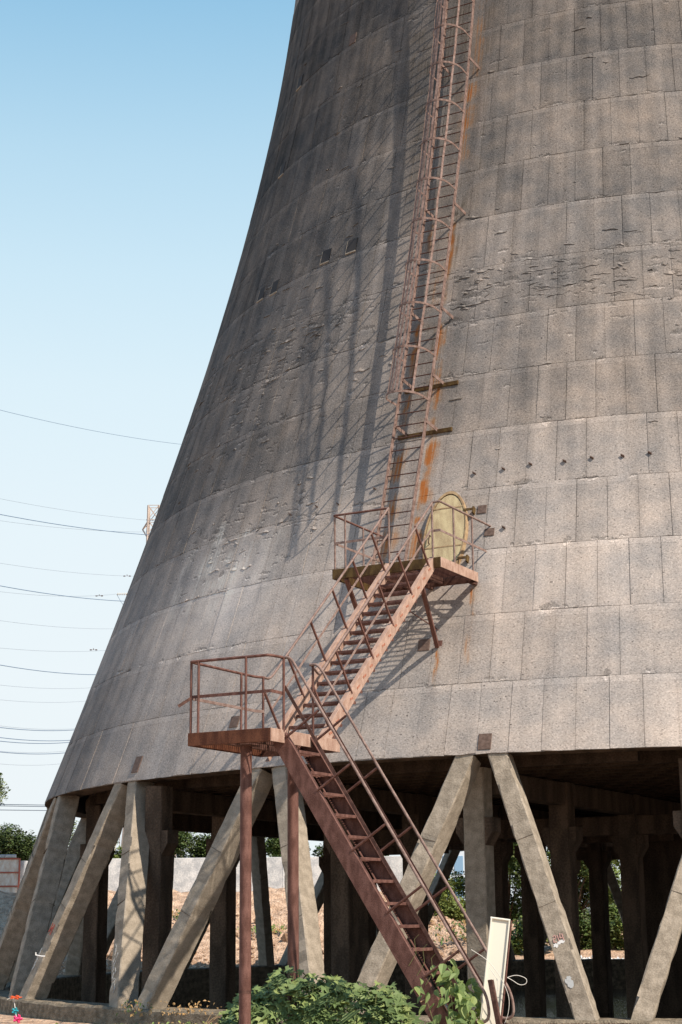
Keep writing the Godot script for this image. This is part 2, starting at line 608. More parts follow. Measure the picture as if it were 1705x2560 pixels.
	m.heightmap_scale = 2.6
	m.roughness = 0.95
	m.metallic_specular = 0.25
	return m


func pit(px: PackedByteArray, hp: PackedByteArray, i: int, j: int, times: float, deep: int, add: int) -> void:
	if i < 0 or j < 0 or i >= TEX or j >= TEX:
		return
	var o := (j * TEX + i) * 3
	for c in 3:
		px[o + c] = clampi(int(px[o + c] * times) + add, 8, 236)
	hp[j * TEX + i] = clampi(hp[j * TEX + i] + deep, 0, 255)


func streak_down(px: PackedByteArray, n: PackedByteArray, phi: float, y: float, length: float, w: float, strong: float, c: Color) -> void:
	var iw := int(w * 2.2 / radius(y) / PHI_SPAN * TEX)
	var i0 := int((phi - PHI0) / PHI_SPAN * TEX)
	var j0 := int((Y_TOP - y) / Y_SPAN * TEX)
	var jl := int(length / Y_SPAN * TEX)
	for dj in range(-6, jl):
		var j := j0 + dj
		if j < 0 or j >= TEX:
			continue
		var t := float(dj) / jl
		var env := smoothstep(-0.02, 0.06, t) * pow(1.0 - maxf(t, 0.0), 0.7)
		var sway := (n[(j >> 1) * 1024 + 5] - 128) * 0.05
		for di in range(-iw, iw + 1):
			var i := i0 + di
			if i < 0 or i >= TEX:
				continue
			var x := (di + sway) / (iw * (0.30 + 0.16 * t))
			var a := strong * env * exp(-x * x) * clampf(0.75 + (n[(j >> 1) * 1024 + (i >> 1)] - 128) / 80.0, 0.1, 1.2) * clampf(0.72 + (n[((j >> 5) % 1024) * 1024 + ((i * 5) & 1023)] - 128) / 48.0, 0.3, 1.25)
			a = clampf(a, 0.0, 0.92)
			var o := (j * TEX + i) * 3
			px[o] = int(lerpf(px[o], c.r * 255, a))
			px[o + 1] = int(lerpf(px[o + 1], c.g * 255, a))
			px[o + 2] = int(lerpf(px[o + 2], c.b * 255, a))


func uv_of(phi: float, y: float) -> Vector2:
	return Vector2((phi - PHI0) / PHI_SPAN, (Y_TOP - y) / Y_SPAN)


# One cast panel of the shell, its face standing a little proud of the joints round it
func joint(k: int, idx: int) -> float:
	var h := float(posmod(idx * 2654 + k * 40503 + 11, 97)) / 97.0
	return 0.0006 if h < 0.13 else 0.001 + 0.0035 * h


func panel(st: SurfaceTool, phi_a: float, phi_b: float, y_a: float, y_b: float, proud: float, r: RandomNumberGenerator, k: int, idx: int) -> void:
	var nx := 2
	var ny := 3
	var pts := []
	var gap := r.randf_range(0.0015, 0.004)
	var ga := joint(k, idx)
	var gb := joint(k, idx + 1)
	for j in ny + 1:
		var line := []
		for i in nx + 1:
			var y := lerpf(y_a, y_b, float(j) / ny)
			var phi := lerpf(phi_a, phi_b, float(i) / nx)
			var rr := radius(y)
			if i == 0: phi += (ga + r.randf_range(0.0, 0.8) * ga) / rr
			if i == nx: phi -= (gb + r.randf_range(0.0, 0.8) * gb) / rr
			if j == 0: y += gap + r.randf_range(-0.004, 0.006) + (r.randf_range(-0.012, 0.022) if k == 0 else 0.0)
			if j == ny: y -= gap + r.randf_range(-0.004, 0.006)
			line.append([phi, y, proud + r.randf_range(-0.002, 0.002)])
		pts.append(line)
	for j in ny:
		for i in nx:
			for v in [pts[j][i], pts[j + 1][i + 1], pts[j + 1][i], pts[j][i], pts[j][i + 1], pts[j + 1][i + 1]]:
				shell_vertex(st, v[0], v[1], v[2])
	var rim := []
	for i in nx + 1: rim.append(pts[0][i])
	for j in range(1, ny + 1): rim.append(pts[j][nx])
	for i in range(nx - 1, -1, -1): rim.append(pts[ny][i])
	for j in range(ny - 1, 0, -1): rim.append(pts[j][0])
	for i in rim.size():
		var a = rim[i]
		var b = rim[(i + 1) % rim.size()]
		var pa := skin(a[0], a[1], a[2])
		var pb := skin(b[0], b[1], b[2])
		var pc := skin(b[0], b[1], -0.05)
		var pd := skin(a[0], a[1], -0.05)
		var n := (pb - pa).cross(pd - pa).normalized()
		var mid := skin((phi_a + phi_b) / 2, (y_a + y_b) / 2)
		var order := [[pa, a], [pc, b], [pb, b], [pa, a], [pd, a], [pc, b]]
		if n.dot(pa - mid) < 0:
			n = -n
			order = [[pa, a], [pb, b], [pc, b], [pa, a], [pc, b], [pd, a]]
		for v in order:
			st.set_normal(n)
			st.set_uv(uv_of(v[1][0], v[1][1]))
			st.add_vertex(v[0])


func shell_vertex(st: SurfaceTool, phi: float, y: float, off: float) -> void:
	st.set_normal(skin_normal(phi, y))
	st.set_uv(uv_of(phi, y))
	st.add_vertex(skin(phi, y, off))


func make_tower() -> void:
	var base := Vector3(CX, 0, CZ)
	var t := thing("cooling_tower", "huge weathered grey concrete cooling tower flaring out above slanted legs", "cooling tower", base)
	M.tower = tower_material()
	# the shell behind the panels: outer face, lintel underside, inner face
	var st := mb()
	var ys := [LINTEL]
	var y := LINTEL + 0.67
	while y < 58.0:
		ys.append(y)
		y += 0.67 if y < 28.0 else 2.0
	var segs := 138
	for j in ys.size() - 1:
		for i in segs:
			var fa := PHI0 + TAU * i / segs
			var fb := PHI0 + TAU * (i + 1) / segs
			for v in [[fa, ys[j]], [fb, ys[j + 1]], [fa, ys[j + 1]], [fa, ys[j]], [fb, ys[j]], [fb, ys[j + 1]]]:
				shell_vertex(st, v[0], v[1], -0.014)
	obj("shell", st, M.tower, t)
	st = mb()
	for i in segs:
		var fa := TAU * i / segs
		var fb := TAU * (i + 1) / segs
		quad(st, ring(fa, R_LINTEL - 0.014, LINTEL), ring(fa, R_LINTEL - 0.62, LINTEL), ring(fb, R_LINTEL - 0.62, LINTEL), ring(fb, R_LINTEL - 0.014, LINTEL))
		quad(st, ring(fa, R_LINTEL - 0.62, LINTEL), ring(fa, R_LINTEL - 0.75, LINTEL + 0.6), ring(fb, R_LINTEL - 0.75, LINTEL + 0.6), ring(fb, R_LINTEL - 0.62, LINTEL))
		var low := LINTEL + 0.6
		for hi in [9.0, 14.0, 20.0, 28.0, 40.0, 57.8]:
			quad(st, ring(fa, radius(low) - 0.33, low), ring(fa, radius(hi) - 0.33, hi), ring(fb, radius(hi) - 0.33, hi), ring(fb, radius(low) - 0.33, low))
			low = hi
		quad(st, ring(fa, radius(57.8) - 0.33, 57.8), ring(fa, radius(57.8) - 0.02, 57.8), ring(fb, radius(57.8) - 0.02, 57.8), ring(fb, radius(57.8) - 0.33, 57.8))
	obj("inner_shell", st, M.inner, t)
	# panels: the 300 that show largest one by one, the rest joined
	var cam: Camera3D = get_node("camera")
	var list := []
	for k in 17:
		var n := panels_in_row(k)
		for idx in range(int(floor(-0.26 / TAU * n)), int(ceil(1.36 / TAU * n))):
			var pa := (idx - row_shift(k)) / n * TAU
			var pb := (idx + 1 - row_shift(k)) / n * TAU
			var ya := LINTEL + k * LIFT
			var c := skin((pa + pb) / 2, ya + LIFT / 2)
			var to_cam := cam.position - c
			var seen := maxf(0.0, to_cam.normalized().dot(skin_normal((pa + pb) / 2, ya + LIFT / 2))) / to_cam.length_squared()
			var l := cam.transform.affine_inverse() * c
			var half := tan(deg_to_rad(cam.fov) / 2) * -l.z
			if absf(l.y) > half * 1.03 or absf(l.x) > half * 0.69:
				seen *= 0.01
			list.append([seen, pa, pb, ya, ya + LIFT, k, idx])
	list.sort_custom(func(p, q): return p[0] > q[0])
	var rest := mb()
	for i in list.size():
		var c = list[i]
		var r := RandomNumberGenerator.new()
		r.seed = c[5] * 1000 + c[6] + 77
		var proud := r.randf_range(-0.004, 0.007)
		if i < 300:
			var one := mb()
			panel(one, c[1], c[2], c[3], c[4], proud, r, c[5], c[6])
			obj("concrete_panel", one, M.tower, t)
		else:
			panel(rest, c[1], c[2], c[3], c[4], proud, r, c[5], c[6])
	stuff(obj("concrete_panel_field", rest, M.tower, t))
	# thin ragged shelves of concrete left standing where the skin has spalled
	st = mb()
	var r := RandomNumberGenerator.new()
	r.seed = 314
	for n in 260:
		var u := r.randf()
		var phi := r.randf_range(-0.15, 0.95)
		var yy := r.randf_range(10.5, 25.0)
		if u < 0.40:
			yy = r.randfn(14.5, 0.42)
			phi = r.randf_range(-0.1, 0.33)
		elif u < 0.62:
			yy = r.randfn(13.8, 1.5)
			phi = r.randfn(0.70, 0.15)
		elif u < 0.72:
			yy = LINTEL + LIFT * (3 + r.randi() % 12) + 0.015
		elif u < 0.79:
			yy = r.randfn(9.6, 0.4)
			phi = r.randfn(0.60, 0.08)
		if phi > 0.315 and phi < 0.40:
			continue
		ledge(st, phi, yy, r.randf_range(0.08, 0.24) if r.randf() < 0.7 else r.randf_range(0.24, 0.5), r.randf_range(0.025, 0.08), r.randf_range(0.006, 0.020), r)
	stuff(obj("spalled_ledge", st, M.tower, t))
	# raker columns in pairs under the lintel
	for i in LEGS:
		for s in [-1.0, 1.0]:
			var top_phi: float = PHI_FIRST + i * TAU / LEGS + s * 0.285 / R_LINTEL
			var foot_phi: float = PHI_FIRST + (i + 0.5 * s) * TAU / LEGS - s * 0.43 / R_BASE
			raker(t, ring(foot_phi, R_BASE - 0.2, -0.02), ring(top_phi, R_LINTEL - 0.27, LINTEL - 0.025), i * 3 + int(s))
	# the basin wall under them
	st = mb()
	var rr := RandomNumberGenerator.new()
	rr.seed = 8
	var rimj := []
	for i in 361:
		rimj.append(Vector2(rr.randf_range(-0.025, 0.012), rr.randf_range(-0.02, 0.02)))
	rimj[360] = rimj[0]
	for i in 360:
		var fa := TAU * i / 360
		var fb := TAU * (i + 1) / 360
		var prof := [[R_BASE + 0.16, -0.7], [R_BASE + 0.13, -0.04], [R_BASE + 0.09, 0.0], [R_BASE - 0.54, 0.0], [R_BASE - 0.58, -0.03], [R_BASE - 0.58, -1.7]]
		for k in 5:
			var ja: float = 1.0 if k + 1 in [1, 2] else 0.0
			var jb: float = 1.0 if k in [1, 2] else 0.0
			quad(st, ring(fa, prof[k][0] + rimj[i].y * jb, prof[k][1] + rimj[i].x * jb), ring(fa, prof[k + 1][0] + rimj[i].y * ja, prof[k + 1][1] + rimj[i].x * ja), ring(fb, prof[k + 1][0] + rimj[i + 1].y * ja, prof[k + 1][1] + rimj[i + 1].x * ja), ring(fb, prof[k][0] + rimj[i + 1].y * jb, prof[k][1] + rimj[i + 1].x * jb))
	obj("basin_wall", st, M.basin, t)
	make_hatch(t)
	# dark plates drawn as shaded openings high up, rusty cast-in plates low down
	for h in [[0.627, 16.71], [0.559, 16.71], [0.839, 16.62], [0.785, 16.56], [0.92, 20.61], [0.938, 23.36]]:
		plate(t, h[0], h[1], 0.30, 0.36, M.void_plate, "box_opening", "small square dark opening")
	for h in [[0.2, 4.62, 0.24, 0.30], [0.287, 6.56, 0.24, 0.24], [0.548, 5.39, 0.24, 0.24], [0.729, 4.75, 0.26, 0.36], [0.694, 23.32, 0.25, 0.30], [0.231, 9.29, 0.18, 0.18], [0.218, 8.78, 0.2, 0.16]]:
		plate(t, h[0], h[1], h[2], h[3], M.plate, "embedded_plate", "")
	for h in [[0.169, 10.16], [0.087, 10.17], [0.047, 10.16], [0.123, 10.15], [0.206, 10.12], [0.199, 8.83], [0.012, 10.18], [0.247, 10.1], [0.46, 9.9], [0.5, 9.95], [0.55, 9.9], [0.40, 10.1]]:
		st = mb()
		var n := skin_normal(h[0], h[1])
		var p := skin(h[0], h[1], -0.01)
		var side := Vector3.UP.cross(n).normalized()
		bar(st, p, p + n * 0.055 + Vector3(0, 0.012, 0), 0.085, 0.018, side * 0.6 + Vector3.UP, 0.004)
		obj("anchor_stub", st, M.plate, t)


func plate(t: Node3D, phi: float, y: float, w: float, h: float, mat: Material, called: String, label: String) -> void:
	var n := skin_normal(phi, y)
	var side := Vector3.UP.cross(n).normalized()
	var up := n.cross(side).normalized()
	var c := skin(phi, y)
	var st := mb()
	bar(st, c - up * h / 2 + n * 0.004, c + up * h / 2 + n * 0.004, w, 0.03, n, 0.004)
	var o := obj(called, st, mat, t, label)
	if called == "box_opening":
		st = mb()
		bar(st, c - up * (h / 2 + 0.012) - side * w * 0.52 + n * 0.006, c - up * (h / 2 + 0.012) + side * w * 0.52 + n * 0.006, 0.04, 0.035, n, 0.006)
		bar(st, c - up * h / 2 - side * (w / 2 + 0.012) + n * 0.003, c + up * h / 2 - side * (w / 2 + 0.012) + n * 0.003, 0.025, 0.03, n, 0.006)
		obj("chipped_edge", st, M.leg, o)


func ledge(st: SurfaceTool, phi: float, y: float, w: float, h: float, out: float, r: RandomNumberGenerator) -> void:
	var n := maxi(3, int(w / 0.07))
	var rr := radius(y)
	var prev = null
	var drift := 0.0
	for i in n + 1:
		var f := phi + (float(i) / n - 0.5) * w / rr
		drift = clampf(drift + r.randf_range(-0.028, 0.028), -0.06, 0.06)
		var hh := h * (0.35 + 0.65 * sin(PI * (i + 0.4) / (n + 0.8))) * r.randf_range(0.6, 1.3)
		var o := out * (0.3 + 0.7 * sin(PI * (i + 0.3) / (n + 0.6))) * r.randf_range(0.6, 1.2) + 0.008
		var cur := [f, y + drift, hh, o]
		if prev != null:
			var a = prev
			var b = cur
			var tl := skin(a[0], a[1] + a[2], 0.0)
			var tr := skin(b[0], b[1] + b[2], 0.0)
			var bl := skin(a[0], a[1], a[3])
			var br := skin(b[0], b[1], b[3])
			var kl := skin(a[0], a[1] - 0.004, -0.02)
			var kr := skin(b[0], b[1] - 0.004, -0.02)
			for q in [[tl, tr, br, bl], [bl, br, kr, kl]]:
				var nn: Vector3 = (q[1] - q[0]).cross(q[3] - q[0]).normalized()
				var refn := skin_normal(a[0], a[1]) if q[0] == tl else Vector3.DOWN
				var turn := [0, 2, 1, 0, 3, 2]
				if nn.dot(refn) < 0:
					nn = -nn
					turn = [0, 1, 2, 0, 2, 3]
				for e in turn:
					st.set_normal(nn)
					st.set_uv(uv_of(a[0] + 0.003, a[1] + 0.05))
					st.add_vertex(q[e])
		prev = cur


func raker(t: Node3D, foot: Vector3, head: Vector3, sd: int) -> void:
	var r := RandomNumberGenerator.new()
	r.seed = 900 + sd
	var d := (head - foot).normalized()
	var root := foot - d * 0.3
	var out := Vector3(foot.x - CX, 0, foot.z - CZ).normalized()
	var s := d.cross(out).normalized()
	var u := s.cross(d).normalized()
	var hw := 0.175
	var hd := 0.235
	var c := 0.022
	var prof := [Vector2(-hw + c, -hd), Vector2(hw - c, -hd), Vector2(hw, -hd + c), Vector2(hw, hd - c), Vector2(hw - c, hd), Vector2(-hw + c, hd), Vector2(-hw, hd - c), Vector2(-hw, -hd + c)]
	var rings := []
	var n := 26
	for i in n + 1:
		var p := root.lerp(head, float(i) / n)
		var line := []
		for v in prof:
			var chip := r.randf_range(-0.004, 0.003)
			if r.randf() < 0.20:
				chip -= r.randf_range(0.004, 0.026)
			line.append(p + s * (v.x + signf(v.x) * chip) + u * (v.y + signf(v.y) * chip))
		rings.append(line)
	var st := mb()
	for i in n:
		for k in 8:
			var l := (k + 1) % 8
			quad(st, rings[i][l], rings[i][k], rings[i + 1][k], rings[i + 1][l])
	var o := obj("raker_column", st, M.leg, t)
	# pour joints
	for f in [0.40, 0.66]:
		var p := foot.lerp(head, f + r.randf_range(-0.05, 0.05))
		st = mb()
		bar(st, p - s * (hw - 0.02), p + s * (hw - 0.02) + d * r.randf_range(-0.02, 0.02), 0.008, hd * 2 + 0.006, u)
		obj("pour_joint", st, M.inner, o)
	st = mb()
	bar(st, head - d * 0.03, head + Vector3(0, 0.06, 0), hw * 1.5, hd * 1.7, u, 0.01)
	obj("bearing_pad", st, M.inner, o)
	marks(o, sd, foot, head, s, u, d, hw, hd)


func blot(st: SurfaceTool, c: Vector3, e1: Vector3, e2: Vector3, n: Vector3, w: float, h: float, lift: float, sd: int) -> void:
	var r := RandomNumberGenerator.new()
	r.seed = sd
	var pts := []
	for i in 16:
		var a := TAU * i / 16
		var f := r.randf_range(0.45, 1.05)
		pts.append(c + e1 * cos(a) * w * f + e2 * sin(a) * h * f + n * lift)
	var flip := e1.cross(e2).dot(n) < 0
	for i in 16:
		if flip:
			tri(st, c + n * lift, pts[(i + 1) % 16], pts[i])
		else:
			tri(st, c + n * lift, pts[i], pts[(i + 1) % 16])


func stroke(st: SurfaceTool, pts: Array, w: float, o: Vector3, e1: Vector3, e2: Vector3, n: Vector3) -> void:
	for i in pts.size() - 1:
		var a: Vector3 = o + e1 * pts[i].x + e2 * pts[i].y + n * 0.008
		var b: Vector3 = o + e1 * pts[i + 1].x + e2 * pts[i + 1].y + n * 0.008
		bar(st, a, b, w, 0.006, n)


# paint daubed on a few legs
func marks(o: MeshInstance3D, sd: int, foot: Vector3, head: Vector3, s: Vector3, u: Vector3, d: Vector3, hw: float, hd: float) -> void:
	var right := s if s.dot(Vector3.RIGHT) > 0 else -s
	if sd == 2:      # right leg of the nearest pair (seen from the camera the right side is -phi)
		var st := mb()
		var c := foot.lerp(head, 0.265) + u * hd
		stroke(st, [Vector2(-0.08, 0.10), Vector2(-0.04, 0.12), Vector2(-0.03, 0.07), Vector2(-0.08, 0.06), Vector2(-0.09, 0.01), Vector2(-0.04, 0.0)], 0.014, c, right, d, u)
		stroke(st, [Vector2(0.0, 0.10), Vector2(0.0, 0.0)], 0.014, c, right, d, u)
		stroke(st, [Vector2(0.05, 0.12), Vector2(0.03, 0.04), Vector2(0.09, 0.04)], 0.014, c, right, d, u)
		stroke(st, [Vector2(0.08, 0.10), Vector2(0.08, -0.02)], 0.016, c, right, d, u)
		obj("faded_scrawl", st, M.pink_paint, o, "faded pink painted characters")
		st = mb()
		blot(st, c - right * 0.07 - d * 0.05, right, d, u, 0.055, 0.045, 0.005, 3)
		blot(st, c + right * 0.02 - d * 0.02, right, d, u, 0.075, 0.04, 0.006, 4)
		obj("white_daub", st, M.white_paint, o, "white paint patch under the scrawl")
		st = mb()
		var c2 := foot.lerp(head, 0.125) + u * hd - right * 0.06
		blot(st, c2, right, d, u, 0.075, 0.12, 0.004, 9)
		blot(st, c2 + d * 0.05 + right * 0.02, right, d, u, 0.05, 0.06, 0.005, 11)
		obj("spalled_patch", st, M.chalk, o, "broken pale patch of concrete")
	if sd == 10:      # red sign on the left leg of the third pair
		var st := mb()
		var c := foot.lerp(head, 0.31) + u * hd - right * 0.08
		stroke(st, [Vector2(-0.03, -0.10), Vector2(0.0, 0.11)], 0.022, c, right, d, u)
		stroke(st, [Vector2(0.08, -0.12), Vector2(0.10, 0.12)], 0.022, c, right, d, u)
		stroke(st, [Vector2(-0.02, 0.0), Vector2(0.10, 0.02)], 0.018, c, right, d, u)
		stroke(st, [Vector2(0.0, -0.06), Vector2(0.06, 0.05)], 0.014, c, right, d, u)
		obj("red_mark", st, M.red_paint, o, "red brush mark like a letter H")
		st = mb()
		var c3 := foot.lerp(head, 0.17) + u * hd - right * 0.10
		for k in 7:
			stroke(st, [Vector2(0.015 * (k % 2), -0.26 + 0.07 * k), Vector2(0.02, -0.20 + 0.07 * k)], 0.03, c3 - u * 0.004, right, d, u)
		obj("white_streak", st, M.chalk, o)
	if sd == 8:       # chalky scribble on the right leg of the third pair
		var st := mb()
		var c := foot.lerp(head, 0.14) + u * hd
		var rr := RandomNumberGenerator.new()
		rr.seed = 6
		for k in 15:
			var yy := -0.46 + k * 0.065
			var q := Vector2(rr.randf_range(-0.10, 0.0), yy)
			stroke(st, [q, q + Vector2(rr.randf_range(0.02, 0.06), rr.randf_range(0.02, 0.07)), q + Vector2(rr.randf_range(0.0, 0.05), rr.randf_range(0.07, 0.12))], rr.randf_range(0.005, 0.013), c - u * 0.003, right, d, u)
		obj("chalk_scribble", st, M.chalk, o, "white scribble along the lower part")


func make_hatch(t: Node3D) -> void:
	# a tall oval steel hatch on its frame, hinged on the right
	var phi := 0.2765
	var y := 8.76
	var n := skin_normal(phi, y)
	var side := Vector3.UP.cross(n).normalized()      # to the right as seen from outside
	var up := n.cross(side).normalized()
	var c := skin(phi, y)
	var w := 0.445
	var h := 1.02
	var st := mb()
	var k := 40
	var el := func(i: int, f: float, o: float) -> Vector3:
		var a := TAU * i / k
		return c + side * cos(a) * w * f + up * sin(a) * h * f + n * o
	for i in k:
		tri(st, c + n * 0.10, el.call(i, 0.9, 0.095), el.call(i + 1, 0.9, 0.095))
		quad(st, el.call(i, 0.9, 0.095), el.call(i, 0.93, 0.08), el.call(i + 1, 0.93, 0.08), el.call(i + 1, 0.9, 0.095))
	var door := obj("hatch_door", st, M.door, t, "round-headed ochre steel hatch")
	st = mb()
	for i in k:
		quad(st, el.call(i, 0.94, 0.105), el.call(i, 1.0, 0.105), el.call(i + 1, 1.0, 0.105), el.call(i + 1, 0.94, 0.105))
		quad(st, el.call(i, 1.0, 0.105), el.call(i, 1.01, -0.03), el.call(i + 1, 1.01, -0.03), el.call(i + 1, 1.0, 0.105))
		quad(st, el.call(i, 0.94, 0.0), el.call(i, 0.94, 0.105), el.call(i + 1, 0.94, 0.105), el.call(i + 1, 0.94, 0.0))
	obj("hatch_rim", st, M.door_rim, door)
	for f in [0.62, -0.25, -0.62]:
		st = mb()
		var x := w * 0.88 * sqrt(1.0 - f * f)
		bar(st, c + up * h * f - side * x + n * 0.10, c + up * h * f + side * x + n * 0.097, 0.03, 0.012, n, 0.003)
		obj("stiffener", st, M.door_rim, door)
	st = mb()
	tube(st, soft([c - side * 0.30 + up * 0.02 + n * 0.10, c - side * 0.30 + up * 0.02 + n * 0.15, c - side * 0.30 - up * 0.16 + n * 0.15, c - side * 0.30 - up * 0.16 + n * 0.10], 0.02), 0.012, 6)
	obj("handle", st, M.dark_steel, door)
	for f in [0.52, -0.55]:
		st = mb()
		var x := w * sqrt(1.0 - f * f)
		bar(st, c + up * h * f + side * (x - 0.03) + n * 0.11, c + up * h * f + side * (x + 0.15) + n * 0.11, 0.055, 0.02, n, 0.004)
		bar(st, c + up * (h * f - 0.08) + side * (x + 0.16) + n * 0.06, c + up * (h * f + 0.06) + side * (x + 0.16) + n * 0.06, 0.035, 0.10, n, 0.004)
		obj("hinge", st, M.mossy_steel, door)


# ------------------------------------------------------------------ columns and beams inside the tower
func make_inner_frame() -> void:
	var t := thing("inner_frame", "dark concrete frame of posts and beams inside the tower's open base", "concrete frame", Vector3(CX, -1.6, CZ))
	var r := RandomNumberGenerator.new()
	r.seed = 12
	# posts stand where the plan has them: three lines run inwards
	var posts := [[-12.4, 28.0], [-12.4, 32.25], [-12.4, 36.5], [-16.4, 30.2], [-16.4, 33.5], [-16.4, 38.1], [-16.4, 40.3], [-16.4, 45.3], [-19.7, 28.3], [-20.5, 32.05], [-20.4, 38.7], [-24.4, 38.0], [-24.4, 44.2], [-20.4, 53.5], [-8.4, 28.3], [-8.4, 32.25], [-4.4, 32.25], [-12.4, 53.0], [-8.4, 53.0], [-12.4, 57.5], [-4.4, 40.5], [-4.4, 47.0], [-24.4, 32.5]]
	for pp in posts:
		var a: float = pp[0]
		var b: float = pp[1]
		var st := mb()
		bar(st, P(a, b, -1.65), P(a, b, 4.262), 0.42, 0.42, Vector3(inward.x, 0, inward.y), 0.02)
		var col := obj("column", st, M.leg if b < 28.1 and a > -13.0 else M.inner, t)  # front post takes the paler concrete: daylight on it put into the colour
		# haunched corbels that carry the cross beams, left and right
		for s in [-1.0, 1.0]:
			st = mb()
			var x0: float = a + s * 0.212
			var x1: float = a + s * 0.36
			var q := [P(x0, b - 0.2, 2.86), P(x0, b + 0.2, 2.86), P(x0, b + 0.2, 3.36), P(x0, b - 0.2, 3.36), P(x1, b - 0.2, 3.10), P(x1, b + 0.2, 3.10), P(x1, b + 0.2, 3.36), P(x1, b - 0.2, 3.36)]
			if s > 0:
				q = [q[1], q[0], q[3], q[2], q[5], q[4], q[7], q[6]]
			hexa(st, q)
			obj("corbel", st, M.inner, col)
	for mbm in [[-12.4, 27.85, 42.0], [-16.4, 28.2, 58.5], [-20.1, 29.1, 57.5], [-24.4, 32.4, 54.0], [-8.4, 28.7, 42.0], [-4.4, 30.8, 50.0], [-12.4, 45.0, 58.5], [-8.4, 45.0, 58.5]]:
		var st := mb()
		bar(st, P(mbm[0], mbm[1], 4.03), P(mbm[0], mbm[2], 4.03), 0.34, 0.45, Vector3.UP, 0.015)
		obj("main_beam", st, M.inner, t)
	for cb in [[-12.2, -8.6, 36.5], [-16.2, -12.6, 36.5], [-16.2, -12.6, 40.3], [-20.2, -16.6, 38.7], [-24.2, -20.6, 44.2], [-20.2, -16.6, 53.5], [-12.2, -8.6, 53.0]]:
		var st := mb()
		bar(st, P(cb[0], cb[2], 3.58), P(cb[1], cb[2], 3.58), 0.30, 0.43, Vector3.UP, 0.015)
		obj("cross_beam", st, M.inner, t)
	# joists across the main beams
	var b := 28.3
	while b < 59.0:
		var half := sqrt(maxf(0.0, 15.7 * 15.7 - pow(b - 43.486, 2)))
		if half > 0.5:
			var st := mb()
			bar(st, P(-13.365 - half, b, 4.40 + r.randf_range(-0.01, 0.01)), P(-13.365 + half, b, 4.40), 0.14, 0.26, Vector3.UP, 0.01)
			obj("joist", st, M.soffit, t)
		b += 0.72
	# fill carried by the joists, a slab of packing that closes the tower off above
	var st := mb()
	for i in 72:
		var fa := TAU * i / 72
		var fb := TAU * (i + 1) / 72
		var c := Vector3(CX, 0, CZ)
		tri(st, c + Vector3(0, 4.56, 0), ring(fb, 15.7, 4.56), ring(fa, 15.7, 4.56))
		tri(st, c + Vector3(0, 6.0, 0), ring(fa, 15.2, 6.0), ring(fb, 15.2, 6.0))
		quad(st, ring(fa, 15.7, 4.56), ring(fa, 15.2, 6.0), ring(fb, 15.2, 6.0), ring(fb, 15.7, 4.56))
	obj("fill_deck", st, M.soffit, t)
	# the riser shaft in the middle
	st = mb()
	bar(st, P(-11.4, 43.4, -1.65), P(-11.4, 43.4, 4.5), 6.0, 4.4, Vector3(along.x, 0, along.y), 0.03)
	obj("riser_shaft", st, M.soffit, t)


# ------------------------------------------------------------------ steel stair with two landings
const STEEP := 1.56
const FLAT := 0.878

func rail(t: Node3D, called: String, pts: Array, mat: Material, r := 0.021) -> void:
	var st := mb()
	tube(st, pts, r, 8)
	obj(called, st, mat, t)


func flat_bar(t: Node3D, called: String, p: Vector3, q: Vector3, mat: Material, w := 0.045, th := 0.008) -> void:
	var st := mb()
	bar(st, p, q, th, w, Vector3.UP, 0.002)
	obj(called, st, mat, t)


func landing(t: Node3D, a0: float, a1: float, b0: float, b1: float, y: float, front: Material, side: Material) -> MeshInstance3D:
	# channel fascias round the deck; the front one is the part, the others its pieces
	var h := 0.185
	var yc := y - h / 2
	var st := mb()
	bar(st, P(a0, b0, yc), P(a1, b0, yc), 0.012, h, Vector3.UP, 0.003)
	bar(st, P(a0, b0 + 0.035, y - 0.006), P(a1, b0 + 0.035, y - 0.006), 0.058, 0.01)
	bar(st, P(a0, b0 + 0.035, y - h + 0.006), P(a1, b0 + 0.035, y - h + 0.006), 0.058, 0.01)
	var o := obj("landing", st, front, t)
	for e in [[P(a1, b0 - 0.004, yc), P(a1, b1, yc), side], [P(a0, b0 - 0.004, yc), P(a0, b1, yc), front], [P(a0 + 0.01, b1, yc), P(a1 - 0.01, b1, yc), M.dark_steel]]:
		st = mb()
		bar(st, e[0], e[1], 0.012, h, Vector3.UP, 0.003)
		obj("fascia", st, e[2], o)
	# joists and the grating they carry
	for f in [0.33, 0.67]:
		st = mb()
		var a := lerpf(a0, a1, f)
		bar(st, P(a, b0 + 0.01, y - 0.10), P(a, b1 - 0.01, y - 0.10), 0.05, 0.12, Vector3.UP, 0.004)
		obj("deck_joist", st, M.dark_steel, o)
	st = mb()
	var n := int((b1 - b0) / 0.055)
	for i in range(1, n):
		var b := b0 + i * 0.055
		bar(st, P(a0 + 0.01, b, y - 0.022), P(a1 - 0.01, b, y - 0.022), 0.012, 0.036)
	for i in range(1, int((a1 - a0) / 0.16)):
		bar(st, P(a0 + i * 0.16, b0 + 0.01, y - 0.008), P(a0 + i * 0.16, b1 - 0.01, y - 0.008), 0.008, 0.008)
	stuff(obj("grating", st, M.red_steel, o))
	return o


func stringer(t: Node3D, p: Vector3, q: Vector3, depth: float, toes: Vector3, mat: Material) -> MeshInstance3D:
	var d := (q - p).normalized()
	var side := Vector3(toes.x, 0, toes.z).normalized()
	var up := side.cross(d)
	if up.y < 0: up = -up
	var c := -up * depth / 2
	var st := mb()
	bar(st, p + c, q + c, 0.010, depth, up, 0.002)
	bar(st, p - up * 0.006 + side * 0.042, q - up * 0.006 + side * 0.042, 0.074, 0.011, up, 0.002)
	bar(st, p - up * (depth - 0.006) + side * 0.042, q - up * (depth - 0.006) + side * 0.042, 0.074, 0.011, up, 0.002)
	return obj("stringer", st, mat, t)


